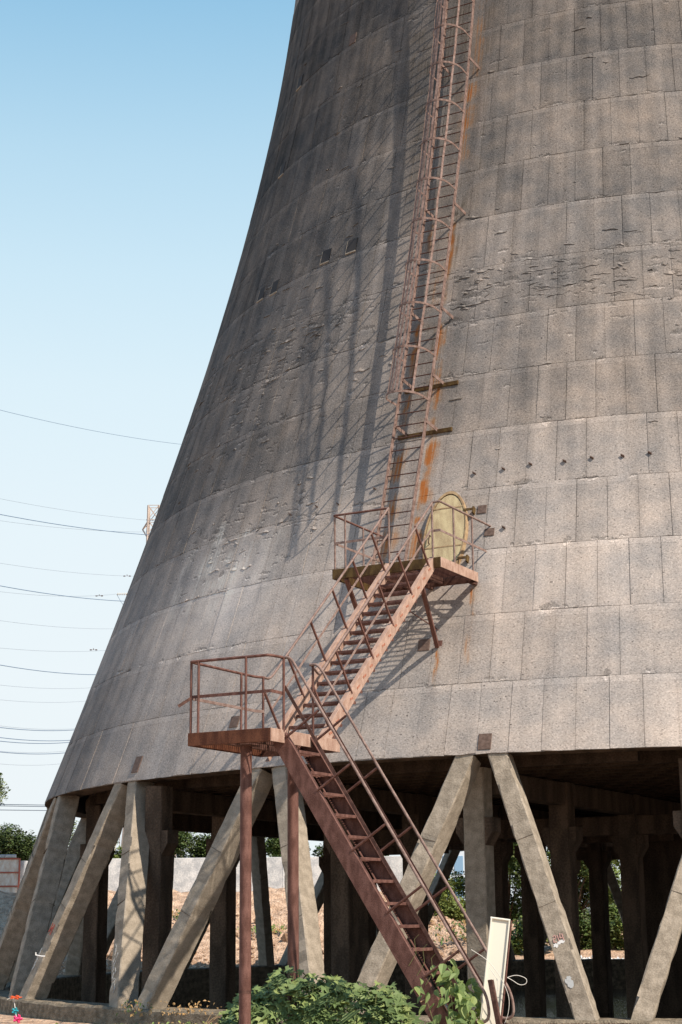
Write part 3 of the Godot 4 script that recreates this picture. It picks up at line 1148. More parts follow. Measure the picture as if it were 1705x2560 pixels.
func make_stair() -> void:
	var t := thing("access_stair", "rust-pink steel stair of two flights and two railed landings", "staircase", P(-12.4, 20.6, GROUND))
	var Y1 := 4.2
	var Y2 := 7.88
	var HR := 1.03
	var in3 := Vector3(inward.x, 0, inward.y)
	var al3 := Vector3(along.x, 0, along.y)
	var st: SurfaceTool
	# --- landings
	landing(t, -13.17, -11.80, 19.62, 21.62, Y1, M.shaded_mossy_red, M.orange_steel)
	landing(t, -14.36, -12.15, 26.10, 27.74, Y2, M.mossy_steel, M.orange_steel)
	# the lower one stands on two pipes with collars at the foot
	for pb in [[-12.42, 19.98], [-12.42, 21.30]]:
		st = mb()
		tube(st, [P(pb[0], pb[1], GROUND - 0.1), P(pb[0], pb[1], 2.0), P(pb[0], pb[1], Y1 - 0.185)], 0.083, 18)
		var o := obj("support_pipe", st, M.red_steel, t)
		st = mb()
		tube(st, [P(pb[0], pb[1], 0.62), P(pb[0], pb[1], 0.66)], 0.087, 18)
		obj("weld_collar", st, M.dark_steel, o)
		st = mb()
		bar(st, P(pb[0] - 0.14, pb[1], Y1 - 0.19), P(pb[0] + 0.14, pb[1], Y1 - 0.19), 0.28, 0.012)
		obj("cap_plate", st, M.dark_steel, o)
	# the upper one is propped off the shell
	for q in [[-12.62, 26.12, -12.9, 6.50], [-14.1, 26.14, -14.4, 6.70]]:
		st = mb()
		var foot := P(q[2], face(q[2], q[3]) - 0.02, q[3])
		bar(st, P(q[0], q[1], Y2 - 0.19), foot, 0.075, 0.075, Vector3.UP, 0.006)
		var o := obj("brace", st, M.red_steel, t)
		st = mb()
		bar(st, foot - Vector3(0, 0.14, 0) + in3 * 0.02, foot + Vector3(0, 0.12, 0) + in3 * 0.06, 0.16, 0.03, in3, 0.004)
		obj("brace_plate", st, M.red_steel, o)
	st = mb()
	tube(st, [P(-12.92, face(-12.92, 6.85) - 0.04, 6.83), P(-13.75, face(-13.75, 7.35) - 0.25, 7.42)], 0.012, 6)
	obj("tie_rod", st, M.red_steel, t)
	for a in [-12.3, -13.2, -14.2]:
		st = mb()
		bar(st, P(a, 27.70, Y2 - 0.14), P(a, face(a, Y2 - 0.14) + 0.02, Y2 - 0.14), 0.08, 0.10)
		obj("wall_bracket", st, M.dark_steel, t)

	# --- upper flight, straight into the wall
	var low_b := 21.76
	var low_y := Y2 - (26.04 - low_b) * FLAT
	for a in [-13.18, -12.30]:
		stringer(t, P(a, low_b, low_y + 0.0), P(a, 26.12, Y2 + 0.02), 0.20, al3 * (-1.0 if a > -12.8 else -1.0), M.orange_steel)
	var n := 18
	for i in range(0, n):
		var y := low_y + 0.12 + (Y2 - low_y - 0.12) * i / n
		var b := 26.04 - (Y2 - y) / FLAT + 0.10
		tread(t, P(-13.165, b, y - 0.10), P(-12.315, b, y - 0.10), in3, M.red_steel, true)
	for i in n:
		var y := low_y + 0.12 + (Y2 - low_y - 0.12) * i / n
		var b := 26.04 - (Y2 - y) / FLAT + 0.10
		st = mb()
		bar(st, P(-12.293, b - 0.03 + rng.randf_range(-0.01, 0.01), y - 0.075), P(-12.293, b + 0.07, y - 0.02 + rng.randf_range(-0.02, 0.02)), 0.006, 0.035, Vector3.UP, 0.002)
		obj("weld_scar", st, M.weld, t)
	for s in 2:
		var a := -13.18 if s == 0 else -12.30
		for fy in [7.74, 7.11, 6.46, 5.80, 5.14, 4.50]:
			var fb: float = 26.04 - (Y2 - fy) / FLAT
			st = mb()
			bar(st, P(a, fb + 0.04, fy - 0.06), P(a, fb - 0.50, fy + 0.575), 0.034, 0.034, al3, 0.004)
			obj("stanchion", st, M.red_steel, t)
		var mid := func(b: float, k: float) -> float: return Y2 + k - (26.04 - b) * FLAT
		var knee_a := P(a, 26.06, mid.call(26.06, 0.50))
		var knee_b := P(a, 21.95, mid.call(21.95, 0.50))
		flat_bar(t, "knee_rail", knee_a, knee_b, M.pale_steel, 0.042, 0.008)
	rail(t, "handrail", soft([P(-13.18, 26.10, Y2 + HR), P(-13.18, 21.90, Y1 + HR + 0.02), P(-13.10, 21.58, Y1 + HR)], 0.18), M.pale_steel)
	rail(t, "handrail", soft([P(-12.30, 26.12, Y2 + HR), P(-12.30, 21.90, Y1 + HR + 0.02), P(-11.86, 20.90, Y1 + HR), P(-11.80, 20.82, Y1 + HR)], 0.18), M.pale_steel)

	# --- lower flight, along the wall and down to the right
	var top_a := -11.80
	for b in [20.0, 20.80]:
		var a_foot: float = top_a + (Y1 - (GROUND - 0.1)) / STEEP
		stringer(t, P(top_a - 0.02, b, Y1 + 0.01), P(a_foot, b, GROUND - 0.1), 0.245, in3 * (1.0 if b < 20.4 else -1.0) , M.red_steel)
	for i in range(1, 15):
		var y := Y1 - i * 0.30
		var a := top_a + (Y1 - y) / STEEP - 0.03
		tread(t, P(a, 20.012, y), P(a, 20.788, y), -al3, M.red_steel, false)
	for b in [20.0, 20.80]:
		for fy in [4.12, 3.35, 2.52, 1.70, 0.88, 0.1]:
			var fa: float = top_a + (Y1 - fy) / STEEP
			st = mb()
			tube(st, [P(fa - 0.02, b, fy - 0.02), P(fa + 0.505, b, fy + 0.324)], 0.019, 7)
			if fy > 0.5:
				obj("stanchion", st, M.red_steel, t)
		var k := func(a: float, off: float) -> float: return Y1 + off - (a - top_a) * STEEP
		# the rail bends over from the newel and ends in a hook near the ground
		var b2: float = b
		var end_a := -8.80
		var pts := [P(-11.84, b2, Y1 + HR), P(-11.70, b2, Y1 + HR), P(end_a, b2, k.call(end_a, 1.11)), P(end_a + 0.03, b2, k.call(end_a, 1.11) - 0.28), P(end_a - 0.12, b2, k.call(end_a, 1.11) - 0.33), P(end_a - 0.22, b2, k.call(end_a, 1.11) - 0.24)]
		rail(t, "handrail", soft(pts, 0.13), M.pale_steel)
		flat_bar(t, "knee_rail", P(-11.80, b2, Y1 + 0.62), P(end_a - 0.1, b2, k.call(end_a - 0.1, 0.56)), M.dark_steel, 0.05, 0.008)
	# end post at the foot
	st = mb()
	bar(st, P(-8.74, 19.96, 0.84), P(-8.52, 19.96, GROUND - 0.05), 0.06, 0.012, in3, 0.002)
	bar(st, P(-8.71, 19.98, 0.84), P(-8.49, 19.98, GROUND - 0.05), 0.012, 0.05, in3, 0.002)
	obj("end_post", st, M.dark_steel, t)

	# --- rails of the lower landing
	var top := Y1 + HR
	rail(t, "handrail", soft([P(-13.10, 21.58, top), P(-13.17, 21.40, top), P(-13.17, 19.64, top), P(-11.86, 19.66, top), P(-11.80, 19.95, top), P(-11.84, 20.0, top)], 0.05), M.red_steel)
	for pb in [[-13.16, 19.66], [-13.02, 19.64], [-12.22, 19.64], [-13.16, 21.02], [-13.10, 21.56], [-11.80, 19.98], [-11.80, 20.82]]:
		st = mb()
		tube(st, [P(pb[0], pb[1], Y1 - 0.02), P(pb[0], pb[1], top)], 0.019, 8)
		obj("post", st, M.red_steel, t)
	flat_bar(t, "knee_rail", P(-13.16, 19.655, Y1 + 0.52), P(-11.82, 19.655, Y1 + 0.52), M.red_steel)
	flat_bar(t, "knee_rail", P(-11.815, 19.66, Y1 + 0.52), P(-11.815, 19.98, Y1 + 0.52), M.red_steel)
	flat_bar(t, "knee_rail", P(-13.15, 19.66, Y1 + 0.50), P(-13.15, 21.40, Y1 + 0.50), M.pale_steel)
	flat_bar(t, "knee_rail", P(-13.15, 21.40, Y1 + 0.50), P(-13.08, 21.56, Y1 + 0.50), M.pale_steel)
	flat_bar(t, "bent_rail_end", P(-13.16, 19.65, Y1 + 0.50), P(-13.27, 19.50, Y1 + 0.38), M.dark_steel)
	# --- rails of the upper landing
	top = Y2 + HR
	rail(t, "handrail", soft([P(-13.18, 26.12, top), P(-14.34, 26.12, top), P(-14.36, face(-14.36, top) + 0.03, top)], 0.03), M.red_steel)
	rail(t, "handrail", soft([P(-12.31, 26.12, top), P(-12.15, 26.12, top), P(-12.15, face(-12.15, top) + 0.03, top)], 0.03), M.pale_steel)
	for pb in [[-14.33, 26.14], [-14.10, 26.12], [-14.34, 27.30], [-13.18, 26.10], [-12.30, 26.10], [-12.16, 26.72], [-12.16, 27.55]]:
		st = mb()
		tube(st, [P(pb[0], pb[1], Y2 - 0.02), P(pb[0], pb[1], top)], 0.019, 8)
		obj("post", st, M.pale_steel, t)
	for kr in [[P(-13.2, 26.13, Y2 + 0.5), P(-14.34, 26.13, Y2 + 0.5)], [P(-14.335, 26.14, Y2 + 0.5), P(-14.335, face(-14.33, Y2 + 0.5), Y2 + 0.5)], [P(-12.3, 26.13, Y2 + 0.5), P(-12.15, 26.13, Y2 + 0.5)], [P(-12.165, 26.14, Y2 + 0.5), P(-12.165, face(-12.165, Y2 + 0.5), Y2 + 0.5)]]:
		flat_bar(t, "knee_rail", kr[0], kr[1], M.pale_steel)


func tread(t: Node3D, p: Vector3, q: Vector3, back: Vector3, mat: Material, deep: bool) -> void:
	# two angle nosings with grating bars between
	var st := mb()
	var w := 0.20
	bar(st, p, q, 0.012, 0.042, Vector3.UP, 0.003)
	bar(st, p + back * w, q + back * w, 0.012, 0.042, Vector3.UP, 0.003)
	var n := 5 if deep else 4
	for i in range(1, n):
		var o := back * w * i / n
		bar(st, p + o, q + o, 0.010, 0.030)
	var tr := obj("tread", st, mat, t)
	for e in [p, q]:
		st = mb()
		var d := (q - p).normalized() * (0.008 if e == p else -0.008)
		bar(st, e + d + back * 0.01, e + d + back * (w - 0.01), 0.012, 0.055)
		obj("cleat", st, mat, tr)


# ------------------------------------------------------------------ caged ladder up the shell
func make_ladder() -> void:
	var aL := -14.35
	var aR := -13.65
	var off := 0.42
	var y0 := 7.98
	var y1 := 27.6
	var t := thing("caged_ladder", "rusty steel ladder with hooped safety cage climbing the tower", "ladder", P(-14.00, face(-14.00, y0), y0))
	var at := func(a: float, y: float, o: float) -> Vector3: return P(a, face(-14.00, y) - o, y)
	for a in [aL, aR]:
		var st := mb()
		var y := y0
		while y < y1:
			var q := minf(y + 1.4, y1)
			bar(st, at.call(a, y, off), at.call(a, q, off), 0.020, 0.105, Vector3(inward.x, 0, inward.y), 0.003)
			y = q
		obj("rail", st, M.ladder_steel, t)
	var yr := y0 + 0.22
	while yr < y1 - 0.1:
		var st := mb()
		tube(st, [at.call(aL, yr, off), at.call(aR, yr, off)], 0.0125, 6)
		obj("rung", st, M.dark_steel, t)
		yr += 0.285
	# hoops
	var hoops := [11.84]
	while hoops[-1] < y1 - 1.1:
		hoops.append(hoops[-1] + 1.06)
	var w := (aR - aL) / 2
	var prof := []
	for i in 15:
		var f := PI * i / 14.0
		prof.append(Vector2(-14.00 - cos(f) * (w + 0.02), 0.36 + sin(f) * 0.52))
	prof.push_front(Vector2(aL - 0.012, 0.0))
	prof.push_back(Vector2(aR + 0.012, 0.0))
	var r := RandomNumberGenerator.new()
	r.seed = 4
	for hy in hoops:
		var st := mb()
		for i in prof.size() - 1:
			var p: Vector3 = at.call(prof[i].x, hy, off + prof[i].y)
			var q: Vector3 = at.call(prof[i + 1].x, hy, off + prof[i + 1].y)
			var d := (q - p).normalized()
			hoop_piece(st, p - d * 0.002, q + d * 0.002, 0.008, 0.046)
		obj("hoop", st, M.ladder_steel, t)
	# upright straps inside the hoops, a little bent between them
	for deg in [22.0, 66.0, 80.0, 96.0, 145.0]:
		var f := deg_to_rad(deg)
		var sp := Vector2(-14.00 - cos(f) * (w + 0.01), 0.36 + sin(f) * 0.51)
		var st := mb()
		var prev := Vector3.ZERO
		for i in hoops.size():
			for m in 2:
				var hy: float = hoops[i] + m * 0.53
				if i == hoops.size() - 1 and m == 1:
					continue
				var bend := Vector2(r.randfn(0, 0.012), r.randfn(0, 0.010)) * m
				var p: Vector3 = at.call(sp.x + bend.x, hy, off + sp.y - 0.008 + bend.y)
				if i > 0 or m > 0:
					var face_dir: Vector3 = (al(-cos(f)) - Vector3(inward.x, 0, inward.y) * sin(f)).normalized()
					bar(st, prev, p, 0.050, 0.007, face_dir)
				prev = p
		obj("cage_strap", st, M.ladder_steel, t)
	# brackets to the wall
	for by in [11.25, 12.35, 13.98, 16.68, 20.72, 24.6]:
		for a in [aL, aR]:
			var st := mb()
			var s := 0.10
			bar(st, at.call(a + 0.02, by + 0.10, off + 0.03), at.call(a + s, by - 0.02, 0.01), 0.012, 0.075, Vector3.UP, 0.002)
			obj("bracket", st, M.ladder_steel, t)
		if by < 12.5:
			var st := mb()
			bar(st, P(aL - 0.12, face(aL - 0.12, by) - 0.03, by - 0.04), P(aR + 0.42, face(aR + 0.42, by) - 0.03, by - 0.04), 0.07, 0.085, Vector3.UP, 0.006)
			obj("wall_angle", st, M.mossy_steel, t)


func al(x: float) -> Vector3:
	return Vector3(along.x, 0, along.y) * x


func hoop_piece(st: SurfaceTool, p: Vector3, q: Vector3, th: float, h: float) -> void:
	bar(st, p, q, th, h, Vector3.UP)


# ------------------------------------------------------------------ ground, spoil, wall, gate, trees
func ground_height(x: float, z: float, d: float) -> float:
	# flat round the tower; spoil tipped in a bank against the wall behind it
	var h := GROUND
	var left := 1.0 - smoothstep(1.0, 7.0, x)
	var toe := lerpf(-66.0, -73.5, left)
	var top := lerpf(1.0, 2.75, left)
	var run := lerpf(16.0, 12.0, left)
	h += smoothstep(0.0, 1.0, clampf((toe - z) / run, 0.0, 1.0)) * (top + 0.33) * (1.0 - smoothstep(25.0, 45.0, x))
	return h


func make_ground() -> void:
	var st := mb()
	var radii := [R_BASE + 0.10]
	var rr := R_BASE + 0.4
	while rr < 50.0:
		radii.append(rr)
		rr += 0.34
	for q in [52.0, 56.0, 64.0, 85.0, 130.0, 220.0, 420.0, 900.0, 1800.0]:
		radii.append(q)
	var n1 := noise(0.16, FastNoiseLite.TYPE_SIMPLEX_SMOOTH, 4, 5)
	var n2 := noise(0.9, FastNoiseLite.TYPE_SIMPLEX_SMOOTH, 3, 6)
	var seg := 420
	var grid := []
	for r in radii:
		var line := []
		for i in seg + 1:
			var p := ring(TAU * i / seg, r, 0)
			var h := ground_height(p.x, p.z, r)
			var lump := clampf((h - GROUND) * 0.9, 0.06, 1.0) * (1.0 - smoothstep(60.0, 120.0, r))
			p.y = h + lump * (n1.get_noise_2d(p.x, p.z) * 0.55 + n2.get_noise_2d(p.x, p.z) * 0.22)
			line.append(p)
		line[seg] = line[0]
		grid.append(line)
	var normals := []
	for j in radii.size():
		var line := []
		for i in seg + 1:
			var e: Vector3 = grid[j][(i + 1) % seg] - grid[j][(i + seg - 1) % seg]
			var f: Vector3 = grid[mini(j + 1, radii.size() - 1)][i] - grid[maxi(j - 1, 0)][i]
			var n := e.cross(f).normalized()
			line.append(n if n.y > 0 else -n)
		normals.append(line)
	for j in radii.size() - 1:
		for i in seg:
			for v in [[j, i], [j + 1, i], [j + 1, i + 1], [j, i], [j + 1, i + 1], [j, i + 1]]:
				st.set_normal(normals[v[0]][v[1]])
				st.add_vertex(grid[v[0]][v[1]])
	structure("ground", st, M.dirt)
	st = mb()
	for i in 96:
		tri(st, Vector3(CX, -1.6, CZ), ring(TAU * i / 96, R_BASE - 0.57, -1.6), ring(TAU * (i + 1) / 96, R_BASE - 0.57, -1.6))
	structure("basin_floor", st, M.inner)
	st = mb()
	for i in 96:
		tri(st, Vector3(CX, -1.05, CZ), ring(TAU * i / 96, R_BASE - 0.575, -1.05), ring(TAU * (i + 1) / 96, R_BASE - 0.575, -1.05))
	structure("water", st, M.water)


func rock_mesh(sd: int) -> ArrayMesh:
	var r := RandomNumberGenerator.new()
	r.seed = sd
	var n := noise(0.9, FastNoiseLite.TYPE_SIMPLEX, 2, sd)
	var st := mb()
	var rows := 4
	var cols := 6
	var pt := func(i: int, j: int) -> Vector3:
		var v := PI * j / rows
		var u := TAU * (i % cols) / cols
		var p := Vector3(sin(v) * cos(u), cos(v) * 0.7, sin(v) * sin(u))
		return p * (1.0 + 0.45 * n.get_noise_3dv(p * 1.3))
	for j in rows:
		for i in cols:
			quad(st, pt.call(i, j), pt.call(i + 1, j), pt.call(i + 1, j + 1), pt.call(i, j + 1))
	return st.commit()


func make_background() -> void:
	var st := mb()
	# rendered wall along the back of the yard, in bays between low piers
	var w := thing("boundary_wall", "pale grey rendered wall behind the spoil heap", "wall", Vector3(-7, 2.2, -88))
	var x := -16.1
	while x < 1.7:
		st = mb()
		bar(st, Vector3(x, 3.12, -88), Vector3(x + 3.18, 3.12, -88), 0.24, 3.0, Vector3.UP, 0.02)
		obj("wall_bay", st, M.render_wall, w)
		st = mb()
		bar(st, Vector3(x + 3.205, 1.6, -88.0), Vector3(x + 3.205, 4.64, -88.0), 0.05, 0.27, Vector3.BACK, 0.01)
		obj("wall_joint_pier", st, M.render_wall, w)
		x += 3.23
	for h in [[-10.9, 3.8], [-10.5, 3.1]]:
		st = mb()
		bar(st, Vector3(h[0], h[1] - 0.1, -87.87), Vector3(h[0], h[1] + 0.1, -87.87), 0.2, 0.03, Vector3.BACK)
		obj("putlog_hole", st, M.void_plate, w)
	# the gate: white sheets in a red frame
	var g := thing("yard_gate", "white sheet-metal gate with a red frame left of the tower", "gate", Vector3(-18.6, 2.4, -86))
	for i in 3:
		for j in 3:
			st = mb()
			bar(st, Vector3(-17.24 - i * 1.15, 2.56 + j * 0.69, -86), Vector3(-17.24 - i * 1.15, 3.18 + j * 0.69, -86), 1.06, 0.03, Vector3.BACK, 0.004)
			obj("gate_sheet", st, M.gate_panel, g)
	for i in 4:
		st = mb()
		bar(st, Vector3(-16.66 - i * 1.15, 2.0, -85.97), Vector3(-16.66 - i * 1.15, 4.6, -85.97), 0.08, 0.07, Vector3.BACK, 0.006)
		obj("gate_stile", st, M.gate_frame, g)
	for j in 4:
		st = mb()
		bar(st, Vector3(-16.70, 2.52 + j * 0.69, -85.965), Vector3(-20.1, 2.52 + j * 0.69, -85.965), 0.06, 0.07, Vector3.UP, 0.006)
		obj("gate_rail", st, M.gate_frame, g)
	for i in 6:
		st = mb()
		bar(st, Vector3(-16.86 - i * 0.57, 4.72, -86), Vector3(-17.4 - i * 0.57, 4.72, -86), 0.2, 0.16, Vector3.UP, 0.03)
		obj("coping_block", st, M.render_wall, g)
	st = mb()
	bar(st, Vector3(-16.6, 1.8, -86.4), Vector3(-16.2, 1.8, -87.9), 0.2, 5.4, Vector3.UP, 0.01)
	tag(obj("gate_pier_wall", st, M.render_wall), "short grey wall return beside the red and white gate", "wall")

	# trees and shrubs beyond
	tree("garden_tree", "dense dark green tree directly above the red and white gate", Vector3(-19.1, 1.8, -95), 6.9, Vector3(2.4, 2.1, 2.0), 0, 1)
	tree("tall_tree", "tall bright green tree whose branch tips enter at the left edge", Vector3(-23.15, 1.8, -97), 10.9, Vector3(2.95, 2.9, 2.6), 2, 2)
	tree("garden_tree", "yellow-green tree seen between the two leftmost pairs of tower legs", Vector3(-14.0, 1.8, -93), 7.2, Vector3(2.1, 2.7, 1.7), 2, 3)
	tree("garden_tree", "mid green tree over the grey wall left of the first steel pipe", Vector3(-9.3, 1.8, -93), 6.5, Vector3(2.5, 2.0, 1.9), 1, 4)
	tree("garden_tree", "leafy tree over the grey wall between the two steel pipes", Vector3(-4.4, 1.8, -93), 6.4, Vector3(2.6, 2.0, 1.9), 1, 5)
	tree("garden_tree", "dark tree over the right end of the grey wall", Vector3(0.4, 1.8, -94), 6.4, Vector3(2.3, 2.0, 1.9), 0, 6)
	tree("roadside_shrub", "bright sunlit shrub in front of the blue building", Vector3(5.6, 0.8, -83), 3.7, Vector3(2.3, 1.6, 1.7), 3, 7)
	tree("roadside_tree", "slender dark tree just right of the blue building", Vector3(8.0, 0.6, -83), 6.4, Vector3(1.7, 2.9, 1.6), 1, 8)
	tree("roadside_tree", "sparse tree behind the right-hand inner posts, over tipped rubble", Vector3(11.2, 0.5, -82), 6.6, Vector3(2.1, 2.9, 1.6), 2, 9)
	tree("roadside_tree", "farthest-right tree glimpsed between the dark inner posts", Vector3(14.4, 0.5, -83), 6.6, Vector3(2.1, 2.9, 1.6), 1, 10)
	tree("low_shrub", "low green shrub on the rubble left of the right leg of the nearest pair", Vector3(8.1, 0.2, -71), 1.9, Vector3(1.2, 1.0, 0.9), 2, 11)
	tree("low_shrub", "low green shrub beside the white rubbish heap", Vector3(9.9, 0.3, -72.5), 1.8, Vector3(1.4, 0.9, 0.9), 1, 12)
	tree("low_shrub", "low shrub behind the white rubbish heap, farthest right", Vector3(11.6, 0.3, -73), 2.0, Vector3(1.4, 1.0, 0.9), 2, 13)
	# far glazed building
	var b := thing("glazed_building", "distant pale blue glazed building glimpsed behind the nearest legs", "building", Vector3(11.5, -0.3, -163))
	st = mb()
	bar(st, Vector3(11.5, -0.3, -163), Vector3(11.5, 9.4, -163), 7.0, 6.0, Vector3.BACK, 0.05)
	obj("wall", st, M.facade_blue, b)
	for i in 6:
		for j in 4:
			st = mb()
			bar(st, Vector3(8.7 + i * 1.12, 0.9 + j * 2.2, -160.0), Vector3(8.7 + i * 1.12, 2.6 + j * 2.2, -160.0), 0.85, 0.10, Vector3.BACK, 0.02)
			obj("window", st, M.glass_blue, b)
	# stones lying on the spoil, some big enough to name
	var rocks := [rock_mesh(1), rock_mesh(2), rock_mesh(3), rock_mesh(4)]
	var mm := MultiMesh.new()
	mm.transform_format = MultiMesh.TRANSFORM_3D
	mm.mesh = rocks[0]
	var r := RandomNumberGenerator.new()
	r.seed = 99
	mm.instance_count = 4200
	for i in mm.instance_count:
		var f := r.randf_range(1.2, 3.5)
		var d := R_BASE + 0.9 + 12.0 * pow(r.randf(), 1.2)
		var p := ring(f, d, 0)
		p.z -= 9.0
		d = Vector2(p.x - CX, p.z - CZ).length()
		p.y = ground_height(p.x, p.z, d) + 0.02
		var s := r.randf_range(0.025, 0.10) * (1.0 if i % 9 else (1.9 if i % 45 else 3.2))
		mm.set_instance_transform(i, Transform3D(Basis.from_euler(Vector3(r.randf() * 6, r.randf() * 6, r.randf() * 6)).scaled(Vector3(s, s * 0.8, s * 1.2)), p))
	var mi := MultiMeshInstance3D.new()
	mi.multimesh = mm
	mi.material_override = M.rock
	mi.name = "loose_stones"
	add_child(mi)
	tag(mi, "loose brown stones and rubble strewn over the spoil heap", "rubble")
	stuff(mi)
	var bigs := [[-7.4, -77.5, 0.34, "brown boulder on the spoil right of the third leg pair's right leg"], [-3.7, -80.0, 0.40, "pale boulder on the spoil behind the two steel pipes"], [-5.3, -76.0, 0.24, "reddish block low on the spoil left of the first steel pipe"], [-2.6, -77.6, 0.32, "broken lump on the spoil right of the second steel pipe"], [-10.3, -75.5, 0.28, "grey lump at the spoil's foot below the slanted left legs"], [5.6, -70.0, 0.32, "pale lump of rubble behind the stair's lower end"]]
	for i in bigs.size():
		var q = bigs[i]
		var o := MeshInstance3D.new()
		o.mesh = rocks[1 + i % 3]
		o.material_override = M.rock
		o.name = numbered("boulder")
		add_child(o)
		var d := Vector2(q[0] - CX, q[1] - CZ).length()
		o.position = Vector3(q[0], ground_height(q[0], q[1], d) + 0.08, q[1])
		o.basis = Basis.from_euler(Vector3(0.3 * i, 1.1 * i, 0.2)).scaled(Vector3.ONE * q[2])
		tag(o, q[3], "boulder")
	# white rubbish
	for q in [[10.4, -66.2, "white heap of plastic rubbish between the right-hand inner posts"], [9.15, -66.4, "smaller white heap of rubbish just right of the nearest right leg"]]:
		st = mb()
		for k in 16:
			var c := Vector3(q[0] + r.randfn(0, 0.32), 0, q[1] + r.randfn(0, 0.25))
			c.y = ground_height(c.x, c.z, Vector2(c.x - CX, c.z - CZ).length()) + absf(r.randfn(0.1, 0.13))
			var rm: ArrayMesh = rocks[k % 4]
			st.append_from(rm, 0, Transform3D(Basis.from_euler(Vector3(k, k * 2, k)).scaled(Vector3.ONE * r.randf_range(0.12, 0.24)), c))
		tag(obj("rubbish_heap", st, M.white_paint), q[2], "rubbish heap")


# leaves hang in clumps round the ends of the limbs
func clump_mesh() -> ArrayMesh:
	var st := mb()
	var r := RandomNumberGenerator.new()
	r.seed = 17
	for i in 9:
		var c := Vector3(r.randfn(0, 0.4), r.randfn(0, 0.4), r.randfn(0, 0.4))
		var b := Basis.from_euler(Vector3(r.randf_range(-0.9, 0.9), r.randf() * TAU, r.randf_range(-0.5, 0.5)))
		var s := r.randf_range(0.26, 0.42)
		var p := [Vector3(-s, 0, 0), Vector3(0, 0.10, -s * 0.5), Vector3(s, -0.08, 0), Vector3(0, 0.10, s * 0.5)]
		var n := (b * Vector3.UP + c * 0.9).normalized()
		for e in [0, 1, 3, 1, 2, 3]:
			st.set_normal(n)
			st.add_vertex(c + b * p[e])
	return st.commit()


func tree(called: String, label: String, at: Vector3, h: float, size: Vector3, tint: int, sd: int) -> void:
	var cat := "shrub" if called.ends_with("shrub") else "tree"
	var d := Vector2(at.x - CX, at.z - CZ).length()
	var g := minf(at.y, ground_height(at.x, at.z, d))
	at.y = g - 0.1
	h = h + 0.0 - at.y if called != "low_shrub" else h
	var t := thing(called, label, cat, at)
	var r := RandomNumberGenerator.new()
	r.seed = sd * 131
	var centre := at + Vector3(0, h - size.y, 0)
	var st := mb()
	var fork := at + Vector3(r.randfn(0, 0.1), maxf(0.3, (h - size.y * 2) * 0.8 + 0.2), r.randfn(0, 0.1))
	tube(st, [at, at.lerp(fork, 0.5) + Vector3(r.randfn(0, 0.05), 0, 0), fork], 0.03 * h, 8, 0.02 * h)
	var lobes := []
	for i in 13:
		var v := Vector3(r.randfn(), r.randfn() * 0.9, r.randfn()).normalized() * r.randf_range(0.45, 0.92)
		var c := centre + v * size
		lobes.append([c, r.randf_range(0.30, 0.52)])
		if i < 8:
			tube(st, [fork, fork.lerp(c, 0.5) + Vector3(r.randfn(0, 0.1), 0.15, r.randfn(0, 0.1)), c], 0.012 * h, 5, 0.003 * h)
	obj("trunk", st, M.bark, t)
	var tints := [Color(0.060, 0.092, 0.030), Color(0.082, 0.122, 0.037), Color(0.122, 0.170, 0.048), Color(0.165, 0.215, 0.062)]
	var mm := MultiMesh.new()
	mm.transform_format = MultiMesh.TRANSFORM_3D
	mm.use_colors = true
	mm.mesh = M.clump if M.has("clump") else clump_mesh()
	M.clump = mm.mesh
	var n := int(1100 * size.x * size.y / 3.0) + 300
	mm.instance_count = n
	var small := 0.30
	for i in n:
		var lb = lobes[i % lobes.size()]
		var v: Vector3 = Vector3(r.randfn(), r.randfn(), r.randfn()).normalized() * pow(r.randf(), 0.4) * float(lb[1])
		var p: Vector3 = lb[0] + v * Vector3(size.x, size.y * 0.9, size.z)
		var s := r.randf_range(0.6, 1.2) * small
		var c: Color = tints[tint] * r.randf_range(0.7, 1.35)
		c.r *= r.randf_range(0.9, 1.2)
		c.a = 1.0
		mm.set_instance_transform(i, Transform3D(Basis.from_euler(Vector3(r.randf_range(-0.5, 0.5), r.randf() * TAU, r.randf_range(-0.5, 0.5))).scaled(Vector3.ONE * s), p - at))
		mm.set_instance_color(i, c)
	var mi := MultiMeshInstance3D.new()
	mi.multimesh = mm
	mi.material_override = M.foliage
	mi.name = "crown"
	t.add_child(mi)
	stuff(mi)


